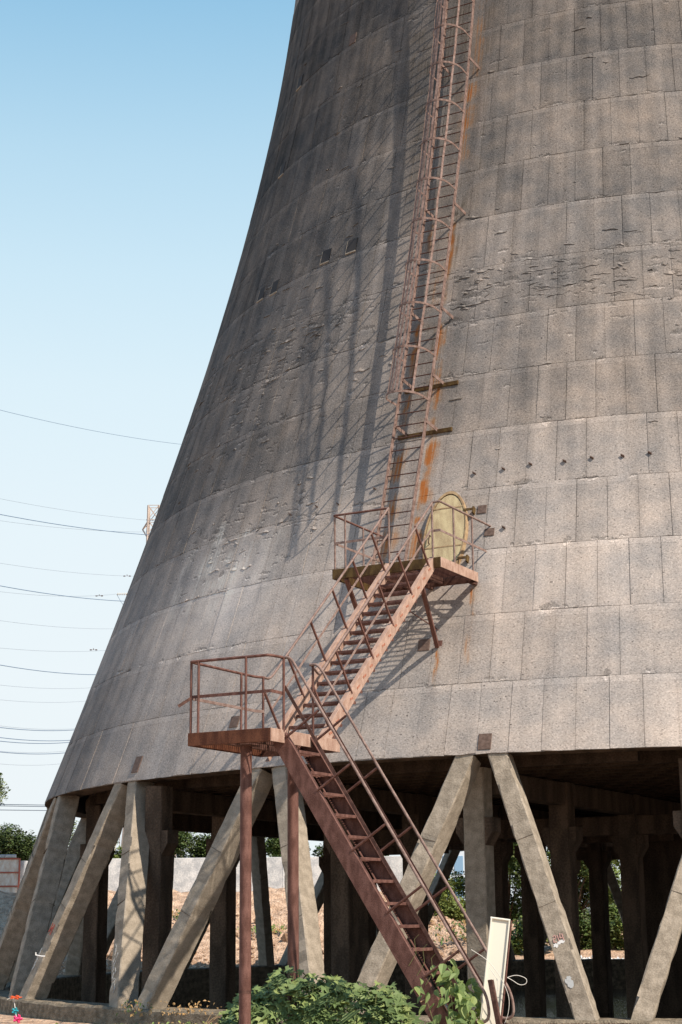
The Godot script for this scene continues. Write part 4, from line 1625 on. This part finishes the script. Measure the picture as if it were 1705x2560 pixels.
# ------------------------------------------------------------------ power lines and the lattice pylon they run to
func make_power_lines() -> void:
	var lines := [
		[Vector3(-25.77, 37.29, -112), Vector3(-14.26, 45.17, -150), 2, "topmost thin blue power line crossing the sky"],
		[Vector3(-25.47, 30.66, -112), Vector3(-14.89, 37.63, -150), 0, "faint power line meeting the pylon's top, second from the top"],
		[Vector3(-25.42, 29.51, -112), Vector3(-15.21, 36.27, -150), 1, "bold dark power line passing just under the pylon's arm"],
		[Vector3(-25.40, 28.98, -112), Vector3(-16.49, 36.75, -150), 0, "faint power line ending at the tip of the pylon's arm"],
		[Vector3(-25.27, 25.95, -112), Vector3(-16.75, 32.47, -150), 0, "faint power line below the pylon's head, fifth from the top"],
		[Vector3(-25.20, 24.38, -112), Vector3(-17.64, 30.05, -150), 1, "bold dark power line crossing just below the insulator string"],
		[Vector3(-25.17, 23.88, -112), Vector3(-20.98, 30.83, -150), 0, "faint power line that ends at the insulator string"],
		[Vector3(-25.09, 21.86, -112), Vector3(-18.79, 27.61, -150), 0, "faint power line, first one below the insulator string"],
		[Vector3(-25.00, 19.88, -112), Vector3(-19.60, 25.72, -150), 0, "faint power line carrying the lowest damper weight"],
		[Vector3(-24.95, 18.81, -112), Vector3(-20.41, 23.31, -150), 1, "lowest of the three bold sloping power lines"],
		[Vector3(-24.89, 17.33, -112), Vector3(-20.91, 22.28, -150), 0, "thin level power line, upper of two below the bold sloping ones"],
		[Vector3(-24.84, 16.30, -112), Vector3(-21.40, 21.09, -150), 0, "thin level power line, lower of two above the close bundle"],
		[Vector3(-24.76, 14.56, -112), Vector3(-22.38, 18.54, -150), 0, "upper thin wire of the first close pair near the tower's foot"],
		[Vector3(-24.76, 14.44, -112), Vector3(-22.38, 18.45, -150), 1, "lower bold wire of the first close pair near the tower's foot"],
		[Vector3(-24.73, 13.77, -112), Vector3(-22.81, 17.51, -150), 1, "upper bold wire of the second close pair near the tower's foot"],
		[Vector3(-24.72, 13.50, -112), Vector3(-22.94, 17.36, -150), 1, "lower bold wire of the second close pair near the tower's foot"],
		[Vector3(-24.69, 12.79, -112), Vector3(-23.18, 16.64, -150), 0, "thin wire rising slightly, upper of the crossing third pair"],
		[Vector3(-24.68, 12.76, -112), Vector3(-23.17, 16.44, -150), 1, "bold wire of the crossing third pair"],
		[Vector3(-24.65, 11.94, -112), Vector3(-23.53, 15.50, -150), 0, "lowest of the far power lines, above the garden tree"],
		[Vector3(-13.28, 5.65, -60), Vector3(-12.81, 6.56, -75), 1, "topmost of the three near cables above the left trees"],
		[Vector3(-13.28, 5.60, -60), Vector3(-12.80, 6.49, -75), 1, "middle one of the three near cables above the left trees"],
		[Vector3(-13.27, 5.45, -60), Vector3(-12.80, 6.32, -75), 1, "lowest of the three near cables above the left trees"],
	]
	for l in lines:
		var a: Vector3 = l[0]
		var b: Vector3 = l[1]
		var stop: bool = "ends at the insulator" in l[3]
		var p := a - (b - a) * 0.5
		var q: Vector3 = b if stop else b + (b - a) * 0.6
		var pts := []
		for i in 25:
			var t := i / 24.0
			var s := (t * (1.0 + (0.5 if stop else 1.1)) - 0.5)
			pts.append(p.lerp(q, t) - Vector3(0, 0.35 * 4.0 * clampf(s, -0.5, 1.6) * (1.0 - clampf(s, -0.5, 1.6)), 0) * (0.0 if a.z > -70 else 1.0))
		var st := mb()
		var near := a.z > -70.0
		var thick: float = [0.011, 0.027, 0.017][l[2]]
		tube(st, pts, thick * (0.5 if near else 1.0), 5)
		tag(obj("power_line", st, M.cable_dark if l[2] > 0 else M.cable_pale), l[3], "power line", "power lines crossing the sky")
	var dampers := [[Vector3(-20.03, 32.58, -150), "damper weight on the line below the pylon's head"], [Vector3(-22.58, 30.72, -150), "damper weight left of the insulator string"], [Vector3(-22.97, 25.65, -150), "lowest damper weight, on a faint line left of the tower"], [Vector3(-17.99, 37.96, -150), "topmost damper weight beside the pylon's top"]]
	for d in dampers:
		var st := mb()
		var c: Vector3 = d[0]
		tube(st, [c + Vector3(-0.26, -0.05, 0), c + Vector3(0.26, -0.05, 0)], 0.012, 5)
		for s in [-1.0, 1.0]:
			tube(st, [c + Vector3(s * 0.16, -0.05, 0), c + Vector3(s * 0.34, -0.06, 0)], 0.055, 7)
		bar(st, c + Vector3(0, -0.06, 0), c + Vector3(0, 0.08, 0), 0.06, 0.06)
		tag(obj("line_damper", st, M.dark_steel), d[1], "damper", "damper weights hung on the power lines")
	# insulator string with its hanging jumper
	var ins := thing("insulator_string", "string of grey porcelain discs holding a faint power line", "insulator", Vector3(-20.28, 30.83, -150))
	for i in 7:
		var st := mb()
		var c := Vector3(-20.86 + i * 0.20, 30.83, -150)
		tube(st, [c + Vector3(-0.02, 0, 0), c + Vector3(0.03, 0, 0)], 0.15, 10, 0.10)
		tube(st, [c + Vector3(0.03, 0, 0), c + Vector3(0.12, 0, 0)], 0.05, 7)
		obj("disc", st, M.porcelain, ins)
	var st := mb()
	tube(st, [Vector3(-20.95, 30.80, -150), Vector3(-20.55, 30.1, -150), Vector3(-20.0, 29.35, -150.2), Vector3(-19.0, 29.0, -150.6), Vector3(-17.4, 29.6, -151)], 0.02, 5)
	obj("jumper", st, M.cable_dark, ins)
	st = mb()
	tube(st, [Vector3(-19.55, 30.83, -150), Vector3(-17.2, 30.83, -150)], 0.04, 5)
	obj("yoke", st, M.galvanised, ins)
	# the pylon
	var py := thing("lattice_pylon", "steel lattice pylon half hidden behind the tower's left edge", "pylon", Vector3(-17.62, -0.3, -150))
	var half := func(y: float) -> float: return lerpf(3.4, 0.62, clampf(y / 30.0, 0, 1)) if y < 30.0 else lerpf(0.62, 0.5, (y - 30.0) / 9.0)
	var levels := [-0.3, 6.0, 12.0, 17.0, 21.5, 25.0, 28.0, 30.0, 31.8, 33.5, 35.0, 36.4, 37.8, 39.2]
	for sx in [-1.0, 1.0]:
		for sz in [-1.0, 1.0]:
			st = mb()
			for i in levels.size() - 1:
				var u: float = half.call(levels[i])
				var v: float = half.call(levels[i + 1])
				bar(st, Vector3(-17.62 + sx * u, levels[i], -150 + sz * u), Vector3(-17.62 + sx * v, levels[i + 1], -150 + sz * v), 0.13, 0.13)
			obj("leg", st, M.galvanised, py)
	for i in levels.size() - 1:
		st = mb()
		var u: float = half.call(levels[i])
		var v: float = half.call(levels[i + 1])
		for k in 4:
			var b0 := Basis(Vector3.UP, PI / 2 * k)
			var o := Vector3(-17.62, 0, -150)
			bar(st, o + b0 * Vector3(-u, levels[i], u), o + b0 * Vector3(v, levels[i + 1], v), 0.055, 0.055)
			bar(st, o + b0 * Vector3(u, levels[i], u), o + b0 * Vector3(-v, levels[i + 1], v), 0.055, 0.055)
			bar(st, o + b0 * Vector3(-v, levels[i + 1], v), o + b0 * Vector3(v, levels[i + 1], v), 0.055, 0.055)
		obj("bracing", st, M.galvanised, py)
	for ay in [[36.96, 1.05], [30.6, 1.7]]:
		for s in [-1.0, 1.0]:
			st = mb()
			var tip := Vector3(-17.62 + s * ay[1], ay[0], -150)
			for z in [-0.5, 0.5]:
				bar(st, Vector3(-17.62 + s * 0.5, ay[0] - 0.9, -150 + z), tip, 0.09, 0.09)
				bar(st, Vector3(-17.62 + s * 0.5, ay[0] + 0.7, -150 + z), tip, 0.09, 0.09)
				bar(st, Vector3(-17.62 + s * ay[1] * 0.62, ay[0] - 0.34, -150 + z * 0.5), Vector3(-17.62 + s * 0.5, ay[0] + 0.7, -150 + z), 0.06, 0.06)
			obj("cross_arm", st, M.galvanised, py)


# ------------------------------------------------------------------ plants and odds and ends in front
func lobed_leaf() -> ArrayMesh:
	# five lobes, folded along the midrib; about 1 across, the tip towards -z
	var out := [Vector2(0, 0.10), Vector2(-0.30, 0.16), Vector2(-0.46, -0.10), Vector2(-0.24, -0.12), Vector2(-0.34, -0.50), Vector2(-0.13, -0.34), Vector2(0, -0.82), Vector2(0.13, -0.34), Vector2(0.34, -0.50), Vector2(0.24, -0.12), Vector2(0.46, -0.10), Vector2(0.30, 0.16)]
	var st := mb()
	var lift := func(v: Vector2) -> Vector3: return Vector3(v.x, absf(v.x) * 0.22 - v.y * v.y * 0.25, v.y)
	var c: Vector3 = lift.call(Vector2(0, -0.08))
	for i in out.size():
		var a: Vector3 = lift.call(out[i])
		var b: Vector3 = lift.call(out[(i + 1) % out.size()])
		tri(st, c, b, a)
	return st.commit()


func oval_leaf() -> ArrayMesh:
	var out := [Vector2(0, 0.05), Vector2(-0.20, -0.12), Vector2(-0.26, -0.36), Vector2(-0.16, -0.66), Vector2(0, -0.95), Vector2(0.16, -0.66), Vector2(0.26, -0.36), Vector2(0.20, -0.12)]
	var st := mb()
	var lift := func(v: Vector2) -> Vector3: return Vector3(v.x, absf(v.x) * 0.35 - v.y * v.y * 0.2, v.y)
	for s in [[0, 1, 2], [0, 2, 3], [0, 3, 4], [0, 4, 5], [0, 5, 6], [0, 6, 7]]:
		tri(st, lift.call(out[s[0]]), lift.call(out[s[2]]), lift.call(out[s[1]]))
	return st.commit()


func leaf_pose(p: Vector3, out: Vector3, s: float, r: RandomNumberGenerator) -> Transform3D:
	# the blade faces outwards and up, the tip hangs down
	var n := (out * 0.75 + Vector3.UP * 0.55 + Vector3(r.randfn(0, 0.38), r.randfn(0, 0.3), r.randfn(0, 0.38))).normalized()
	var tip := (out * 0.6 - Vector3.UP * r.randf_range(0.3, 1.2) + Vector3(r.randfn(0, 0.6), 0, r.randfn(0, 0.3)))
	var z := -(tip - n * tip.dot(n)).normalized()
	var x := n.cross(z).normalized()
	return Transform3D(Basis(x, n, z).scaled_local(Vector3(s * r.randf_range(0.85, 1.15), s, s)), p)


func bush_top(x: float) -> float:
	# outline of the bush along x, world metres
	var pts := [[-1.90, 0.0], [-1.70, 0.32], [-1.45, 0.58], [-1.20, 0.66], [-1.02, 0.80], [-0.88, 0.95], [-0.70, 0.88], [-0.45, 0.80], [-0.15, 0.78], [0.10, 0.72], [0.35, 0.62], [0.62, 0.66], [0.82, 0.58], [1.0, 0.20], [1.15, -0.2]]
	for i in pts.size() - 1:
		if x < pts[i + 1][0]:
			return lerpf(pts[i][1], pts[i + 1][1], clampf((x - pts[i][0]) / (pts[i + 1][0] - pts[i][0]), 0, 1))
	return -0.2


func leaf_things(t: Node3D, mesh: Mesh, poses: Array, cam: Vector3, count: int, at: Vector3) -> void:
	# the leaves nearest the camera are parts of their own, those behind are joined
	poses.sort_custom(func(p, q): return p[0].origin.distance_squared_to(cam) - p[0].basis.y.length_squared() * 20.0 < q[0].origin.distance_squared_to(cam) - q[0].basis.y.length_squared() * 20.0)
	var mm := MultiMesh.new()
	mm.transform_format = MultiMesh.TRANSFORM_3D
	mm.use_colors = true
	mm.mesh = mesh
	mm.instance_count = maxi(0, poses.size() - count)
	var cols := [Color(0.092, 0.140, 0.052), Color(0.118, 0.172, 0.064), Color(0.150, 0.208, 0.078), Color(0.198, 0.25, 0.088), Color(0.062, 0.095, 0.038)]
	for i in poses.size():
		var x: Transform3D = poses[i][0]
		x.origin -= at
		if i < count:
			var o := MeshInstance3D.new()
			o.mesh = mesh
			o.material_override = M.leaves[poses[i][1]]
			o.name = "leaf"
			o.transform = x
			t.add_child(o, true)
		else:
			mm.set_instance_transform(i - count, x)
			mm.set_instance_color(i - count, cols[poses[i][1]])
	if mm.instance_count > 0:
		var mi := MultiMeshInstance3D.new()
		mi.multimesh = mm
		mi.material_override = M.foliage
		mi.name = "inner_leaves"
		t.add_child(mi)
		stuff(mi)


func make_foreground() -> void:
	var eye := Vector3(0, 1.66, 0)
	var r := RandomNumberGenerator.new()
	r.seed = 2024
	var leaf := lobed_leaf()
	var oval := oval_leaf()
	# --- the bush round the pipe's feet
	var at := Vector3(-0.5, GROUND, -24.4)
	var t := thing("leafy_bush", "dense bush of lobed green leaves round the steel pipes' feet", "bush", at)
	var st := mb()
	var poses := []
	for i in 36:
		var x := r.randf_range(-1.7, 0.95)
		var foot := Vector3(x * 0.8 - 0.1, GROUND - 0.05, -24.5 + r.randf_range(-0.5, 0.5))
		var top := Vector3(x, bush_top(x) - 0.05, foot.z + r.randf_range(-0.3, 0.5))
		tube(st, [foot, foot.lerp(top, 0.5) + Vector3(r.randfn(0, 0.08), 0.05, r.randfn(0, 0.08)), top], 0.012, 5, 0.004)
	obj("stems", st, M.stem, t)
	for i in 1500:
		var x := r.randf_range(-1.82, 1.02)
		var top := bush_top(x)
		var f := pow(r.randf(), 0.75)
		var y := lerpf(GROUND, top, f) + r.randfn(0, 0.03)
		# the front bulges towards the camera low down
		var bulge := sqrt(maxf(0.0, 1.0 - pow(f, 2.2)))
		var z := -24.75 + (0.25 + 0.95 * bulge) * (1.0 if r.randf() < 0.6 else r.randf())
		if absf(x + 1.38) < 0.12 and z > -23.62 and y > 0.05:
			z -= 0.45
		var out := Vector3(r.randfn(0, 0.35), 0.25 + 0.7 * f, 0.9).normalized()
		var s := r.randf_range(0.10, 0.225) * (1.15 if z > -24.2 else 0.9)
		var c := r.randi() % 4
		if y < 0.15 and x < -0.9: c = 2 + r.randi() % 2
		if z < -24.5: c = 4 if r.randf() < 0.5 else 0
		poses.append([leaf_pose(Vector3(x, y, z), out, s, r), c])
	leaf_things(t, leaf, poses, eye, 300, at)
	# --- a climber on the foot of the stair
	at = P(-9.6, 20.0, GROUND)
	t = thing("climbing_vine", "vine of oval leaves climbing over the stair's lower stringer", "vine", at)
	st = mb()
	poses = []
	for k in 7:
		var a := -9.66 + k * 0.09
		var line := []
		var y := GROUND
		var p := P(a + 0.35, 19.92 + (k % 3) * 0.28, GROUND)
		for i in 9:
			line.append(p)
			p += P(r.randfn(-0.045, 0.03), r.randfn(-0.01, 0.03), 0.0) + Vector3(0, r.randf_range(0.10, 0.22) * (0.72 + 0.06 * (8 - k)), 0)
		line = line.filter(func(v): return v.y < 1.0)
		tube(st, line, 0.006, 5, 0.003)
		for v in line:
			for m in 5:
				var o := Vector3(r.randfn(0, 0.5), 0.2, 0.9).normalized()
				poses.append([leaf_pose(v + Vector3(r.randfn(0, 0.07), r.randfn(0, 0.06), r.randfn(0.05, 0.06)), o, r.randf_range(0.12, 0.19), r), 2 + r.randi() % 2 if m % 2 else 1 + r.randi() % 2])
	for k in 3:
		var p := P(-9.9 + 0.12 * k, 19.98, 1.0 - 0.12 * k)
		tube(st, [p, p + Vector3(0.10, 0.16, 0.03), p + Vector3(0.08, 0.34, 0.05), p + Vector3(0.14, 0.40, 0.05)], 0.004, 4, 0.002)
	obj("stems", st, M.stem, t)
	leaf_things(t, oval, poses, eye, 300, at)
	# --- a dead twig sticking out left of the climber
	st = mb()
	tube(st, [Vector3(0.98, 0.55, -22.2), Vector3(1.12, 0.64, -22.2), Vector3(1.26, 0.66, -22.15), Vector3(1.42, 0.62, -22.1)], 0.008, 5, 0.004)
	tag(obj("dead_twig", st, M.dry), "thin pale dead twig left of the vine on the stair", "twig")
	# --- weeds
	weed("weed_patch", "small-leaved weeds between the bush and the stair's foot", Vector3(1.15, GROUND, -23.4), 150, Vector3(0.34, 0.55, 0.3), [0, 1, 2])
	weed("weed_patch", "bright low weeds at the foot of the white panel", Vector3(1.62, GROUND, -22.4), 70, Vector3(0.18, 0.52, 0.2), [2, 3])
	weed("weed_patch", "dry brown weeds on the basin wall left of the first pipe", Vector3(-2.9, 0.0, -30.0), 90, Vector3(0.65, 0.22, 0.1), [-1])
	weed("weed_patch", "dry brown weeds at the foot of the second leg pair", Vector3(-3.75, -0.05, -30.6), 70, Vector3(0.3, 0.28, 0.12), [-1, 0])
	weed("weed_patch", "mossy grass along the foot of the basin wall at left", Vector3(-4.7, GROUND, -31.1), 420, Vector3(1.2, 0.10, 0.3), [3, 2, -1])
	weed("weed_patch", "yellowish grass tufts beside the pipe-side bush", Vector3(-2.9, GROUND, -29.2), 260, Vector3(0.9, 0.24, 0.3), [3, 2, -1])
	weed("scrub_patch", "dry scrub on the spoil bank behind the third leg pair", Vector3(-8.4, 1.5, -80.0), 260, Vector3(2.0, 0.5, 0.8), [-1, -1, 0])
	weed("scrub_patch", "dry scrub on the spoil bank between the two steel pipes", Vector3(-3.6, 0.9, -78.5), 180, Vector3(1.2, 0.35, 0.6), [-1, 2])
	weed("scrub_patch", "scrub and dead stems on the bank behind the stair's lower half", Vector3(5.4, 0.5, -74.0), 420, Vector3(1.8, 0.9, 0.8), [-1, -1, 0, 1])
	# --- bundle of sticks
	st = mb()
	for k in 5:
		var p := Vector3(-2.34 + 0.03 * k, -0.1, -27.6)
		tube(st, [p, p + Vector3(0.12 + 0.05 * k, 0.12 + 0.03 * (k % 3), 0.05), p + Vector3(0.2 + 0.07 * k, 0.26 - 0.05 * k, 0.1)], 0.010, 5, 0.005)
	tag(obj("stick_bundle", st, M.dry), "pale broken sticks on the basin wall left of the bush", "sticks")
	# --- the white panel leaning at the stair's foot
	at = Vector3(1.72, GROUND, -22.0)
	t = thing("white_panel", "long cream sheet-metal panel with rolled edges leaning by the stair's foot", "panel", at)
	var foot := Vector3(1.76, GROUND, -21.95)
	var head := Vector3(2.04, 1.585, -22.12)
	var d := (head - foot).normalized()
	var s := Vector3(0.985, -0.14, 0.05).normalized()
	s = (s - d * s.dot(d)).normalized()
	var u := s.cross(d)
	if u.z < 0: u = -u
	st = mb()
	bar(st, foot, head, 0.235, 0.012, u, 0.002)
	var sheet := obj("sheet", st, M.cream, t)
	for e in [[-0.118, 0.03], [0.118, 0.03]]:
		st = mb()
		bar(st, foot + s * e[0] + u * 0.012, head + s * e[0] + u * 0.012, 0.022, 0.05, u, 0.005)
		obj("rolled_edge", st, M.cream, sheet)
	st = mb()
	tube(st, [head - s * 0.13 + u * 0.02, head + s * 0.13 + u * 0.02], 0.016, 7)
	obj("head_rod", st, M.cream, sheet)
	st = mb()
	tube(st, [foot + s * 0.145 + u * 0.02, head + s * 0.145 + u * 0.02], 0.012, 7)
	obj("side_rod", st, M.red_steel, sheet)
	# --- loops of wire hung on it
	t = thing("wire_loops", "loose loops of pale wire hanging over the cream panel", "wire", Vector3(2.0, GROUND, -21.85))
	var c := Vector3(2.08, 0.86, -21.85)
	for path in [
		[Vector3(1.63, 1.21, -21.9), Vector3(1.84, 1.08, -21.85), Vector3(2.0, 0.86, -21.8), Vector3(2.1, 0.62, -21.8), Vector3(2.08, 0.42, -21.82), Vector3(2.03, 0.30, -21.85)],
		[c, c + Vector3(0.12, 0.035, 0), c + Vector3(0.25, -0.01, 0.02), c + Vector3(0.245, -0.08, 0.02), c + Vector3(0.16, -0.10, 0.01), c + Vector3(0.06, -0.03, 0), c],
		[Vector3(1.86, 0.98, -21.9), Vector3(1.98, 0.80, -21.82), Vector3(1.90, 0.55, -21.82), Vector3(1.93, 0.3, -21.85), Vector3(2.1, 0.02, -21.85), Vector3(2.3, -0.2, -21.9)],
	]:
		st = mb()
		tube(st, soft(path, 0.12), 0.0042, 5)
		obj("wire_strand", st, M.wire, t)
	# --- plastic trinkets on a string at the far left of the basin wall
	t = thing("string_of_trinkets", "string of red, turquoise and pink plastic bits on the basin wall", "trinkets", Vector3(-6.45, 0.0, -33.3))
	st = mb()
	tube(st, soft([Vector3(-6.62, 0.10, -33.42), Vector3(-6.52, 0.15, -33.4), Vector3(-6.46, 0.10, -33.3), Vector3(-6.41, -0.08, -33.2), Vector3(-6.38, -0.2, -33.15), Vector3(-6.33, -0.25, -33.1)], 0.05), 0.008, 5)
	obj("string", st, M.wire, t)
	var rock := rock_mesh(6)
	for q in [[Vector3(-6.42, 0.15, -33.25), Vector3(0.11, 0.035, 0.05), M.toy_red, "red_leaf"], [Vector3(-6.41, -0.10, -33.2), Vector3(0.06, 0.06, 0.05), M.toy_teal, "turquoise_bead"], [Vector3(-6.33, -0.24, -33.08), Vector3(0.085, 0.07, 0.06), M.toy_pink, "pink_rosette"]]:
		st = mb()
		st.append_from(rock, 0, Transform3D(Basis(Vector3.BACK, 0.3).scaled(q[1]), q[0]))
		for k in 5:
			st.append_from(rock, 0, Transform3D(Basis(Vector3.BACK, k * 1.2).scaled(q[1] * 0.5), q[0] + Vector3(cos(k * 1.26) * q[1].x * 0.8, sin(k * 1.26) * q[1].y * 0.8, 0.02)))
		obj(q[3], st, q[2], t)
	# --- a bent white clip on the leg beside them
	st = mb()
	tube(st, soft([Vector3(-5.64, 1.04, -30.95), Vector3(-5.64, 0.99, -30.95), Vector3(-5.52, 0.97, -30.9), Vector3(-5.46, 0.97, -30.9)], 0.01), 0.012, 5)
	tag(obj("wire_clip", st, M.white_paint), "small bent white clip on a left leg above the trinkets", "clip")


func weed(called: String, label: String, at: Vector3, n: int, size: Vector3, tints: Array) -> void:
	var r := RandomNumberGenerator.new()
	r.seed = int(at.x * 100) + n
	var mm := MultiMesh.new()
	mm.transform_format = MultiMesh.TRANSFORM_3D
	mm.use_colors = true
	mm.mesh = M.weed_leaf if M.has("weed_leaf") else oval_leaf()
	M.weed_leaf = mm.mesh
	mm.instance_count = n
	var cols := {-1: Color(0.34, 0.22, 0.10), 0: Color(0.075, 0.12, 0.04), 1: Color(0.09, 0.15, 0.045), 2: Color(0.14, 0.21, 0.06), 3: Color(0.24, 0.27, 0.075)}
	for i in n:
		var p := Vector3(r.randfn(0, 0.5) * size.x, pow(r.randf(), 1.3) * size.y, r.randfn(0, 0.5) * size.z)
		mm.set_instance_transform(i, leaf_pose(p, Vector3(r.randfn(0, 0.6), 0.5, 0.7).normalized(), r.randf_range(0.03, 0.085) * (1.0 if at.z > -50.0 else 2.6), r))
		var c: Color = cols[tints[r.randi() % tints.size()]] * r.randf_range(0.8, 1.2)
		c.a = 1.0
		mm.set_instance_color(i, c)
	var o := MultiMeshInstance3D.new()
	o.multimesh = mm
	o.material_override = M.foliage
	o.name = numbered(called)
	add_child(o, true)
	o.position = at
	tag(o, label, "weeds")
	stuff(o)
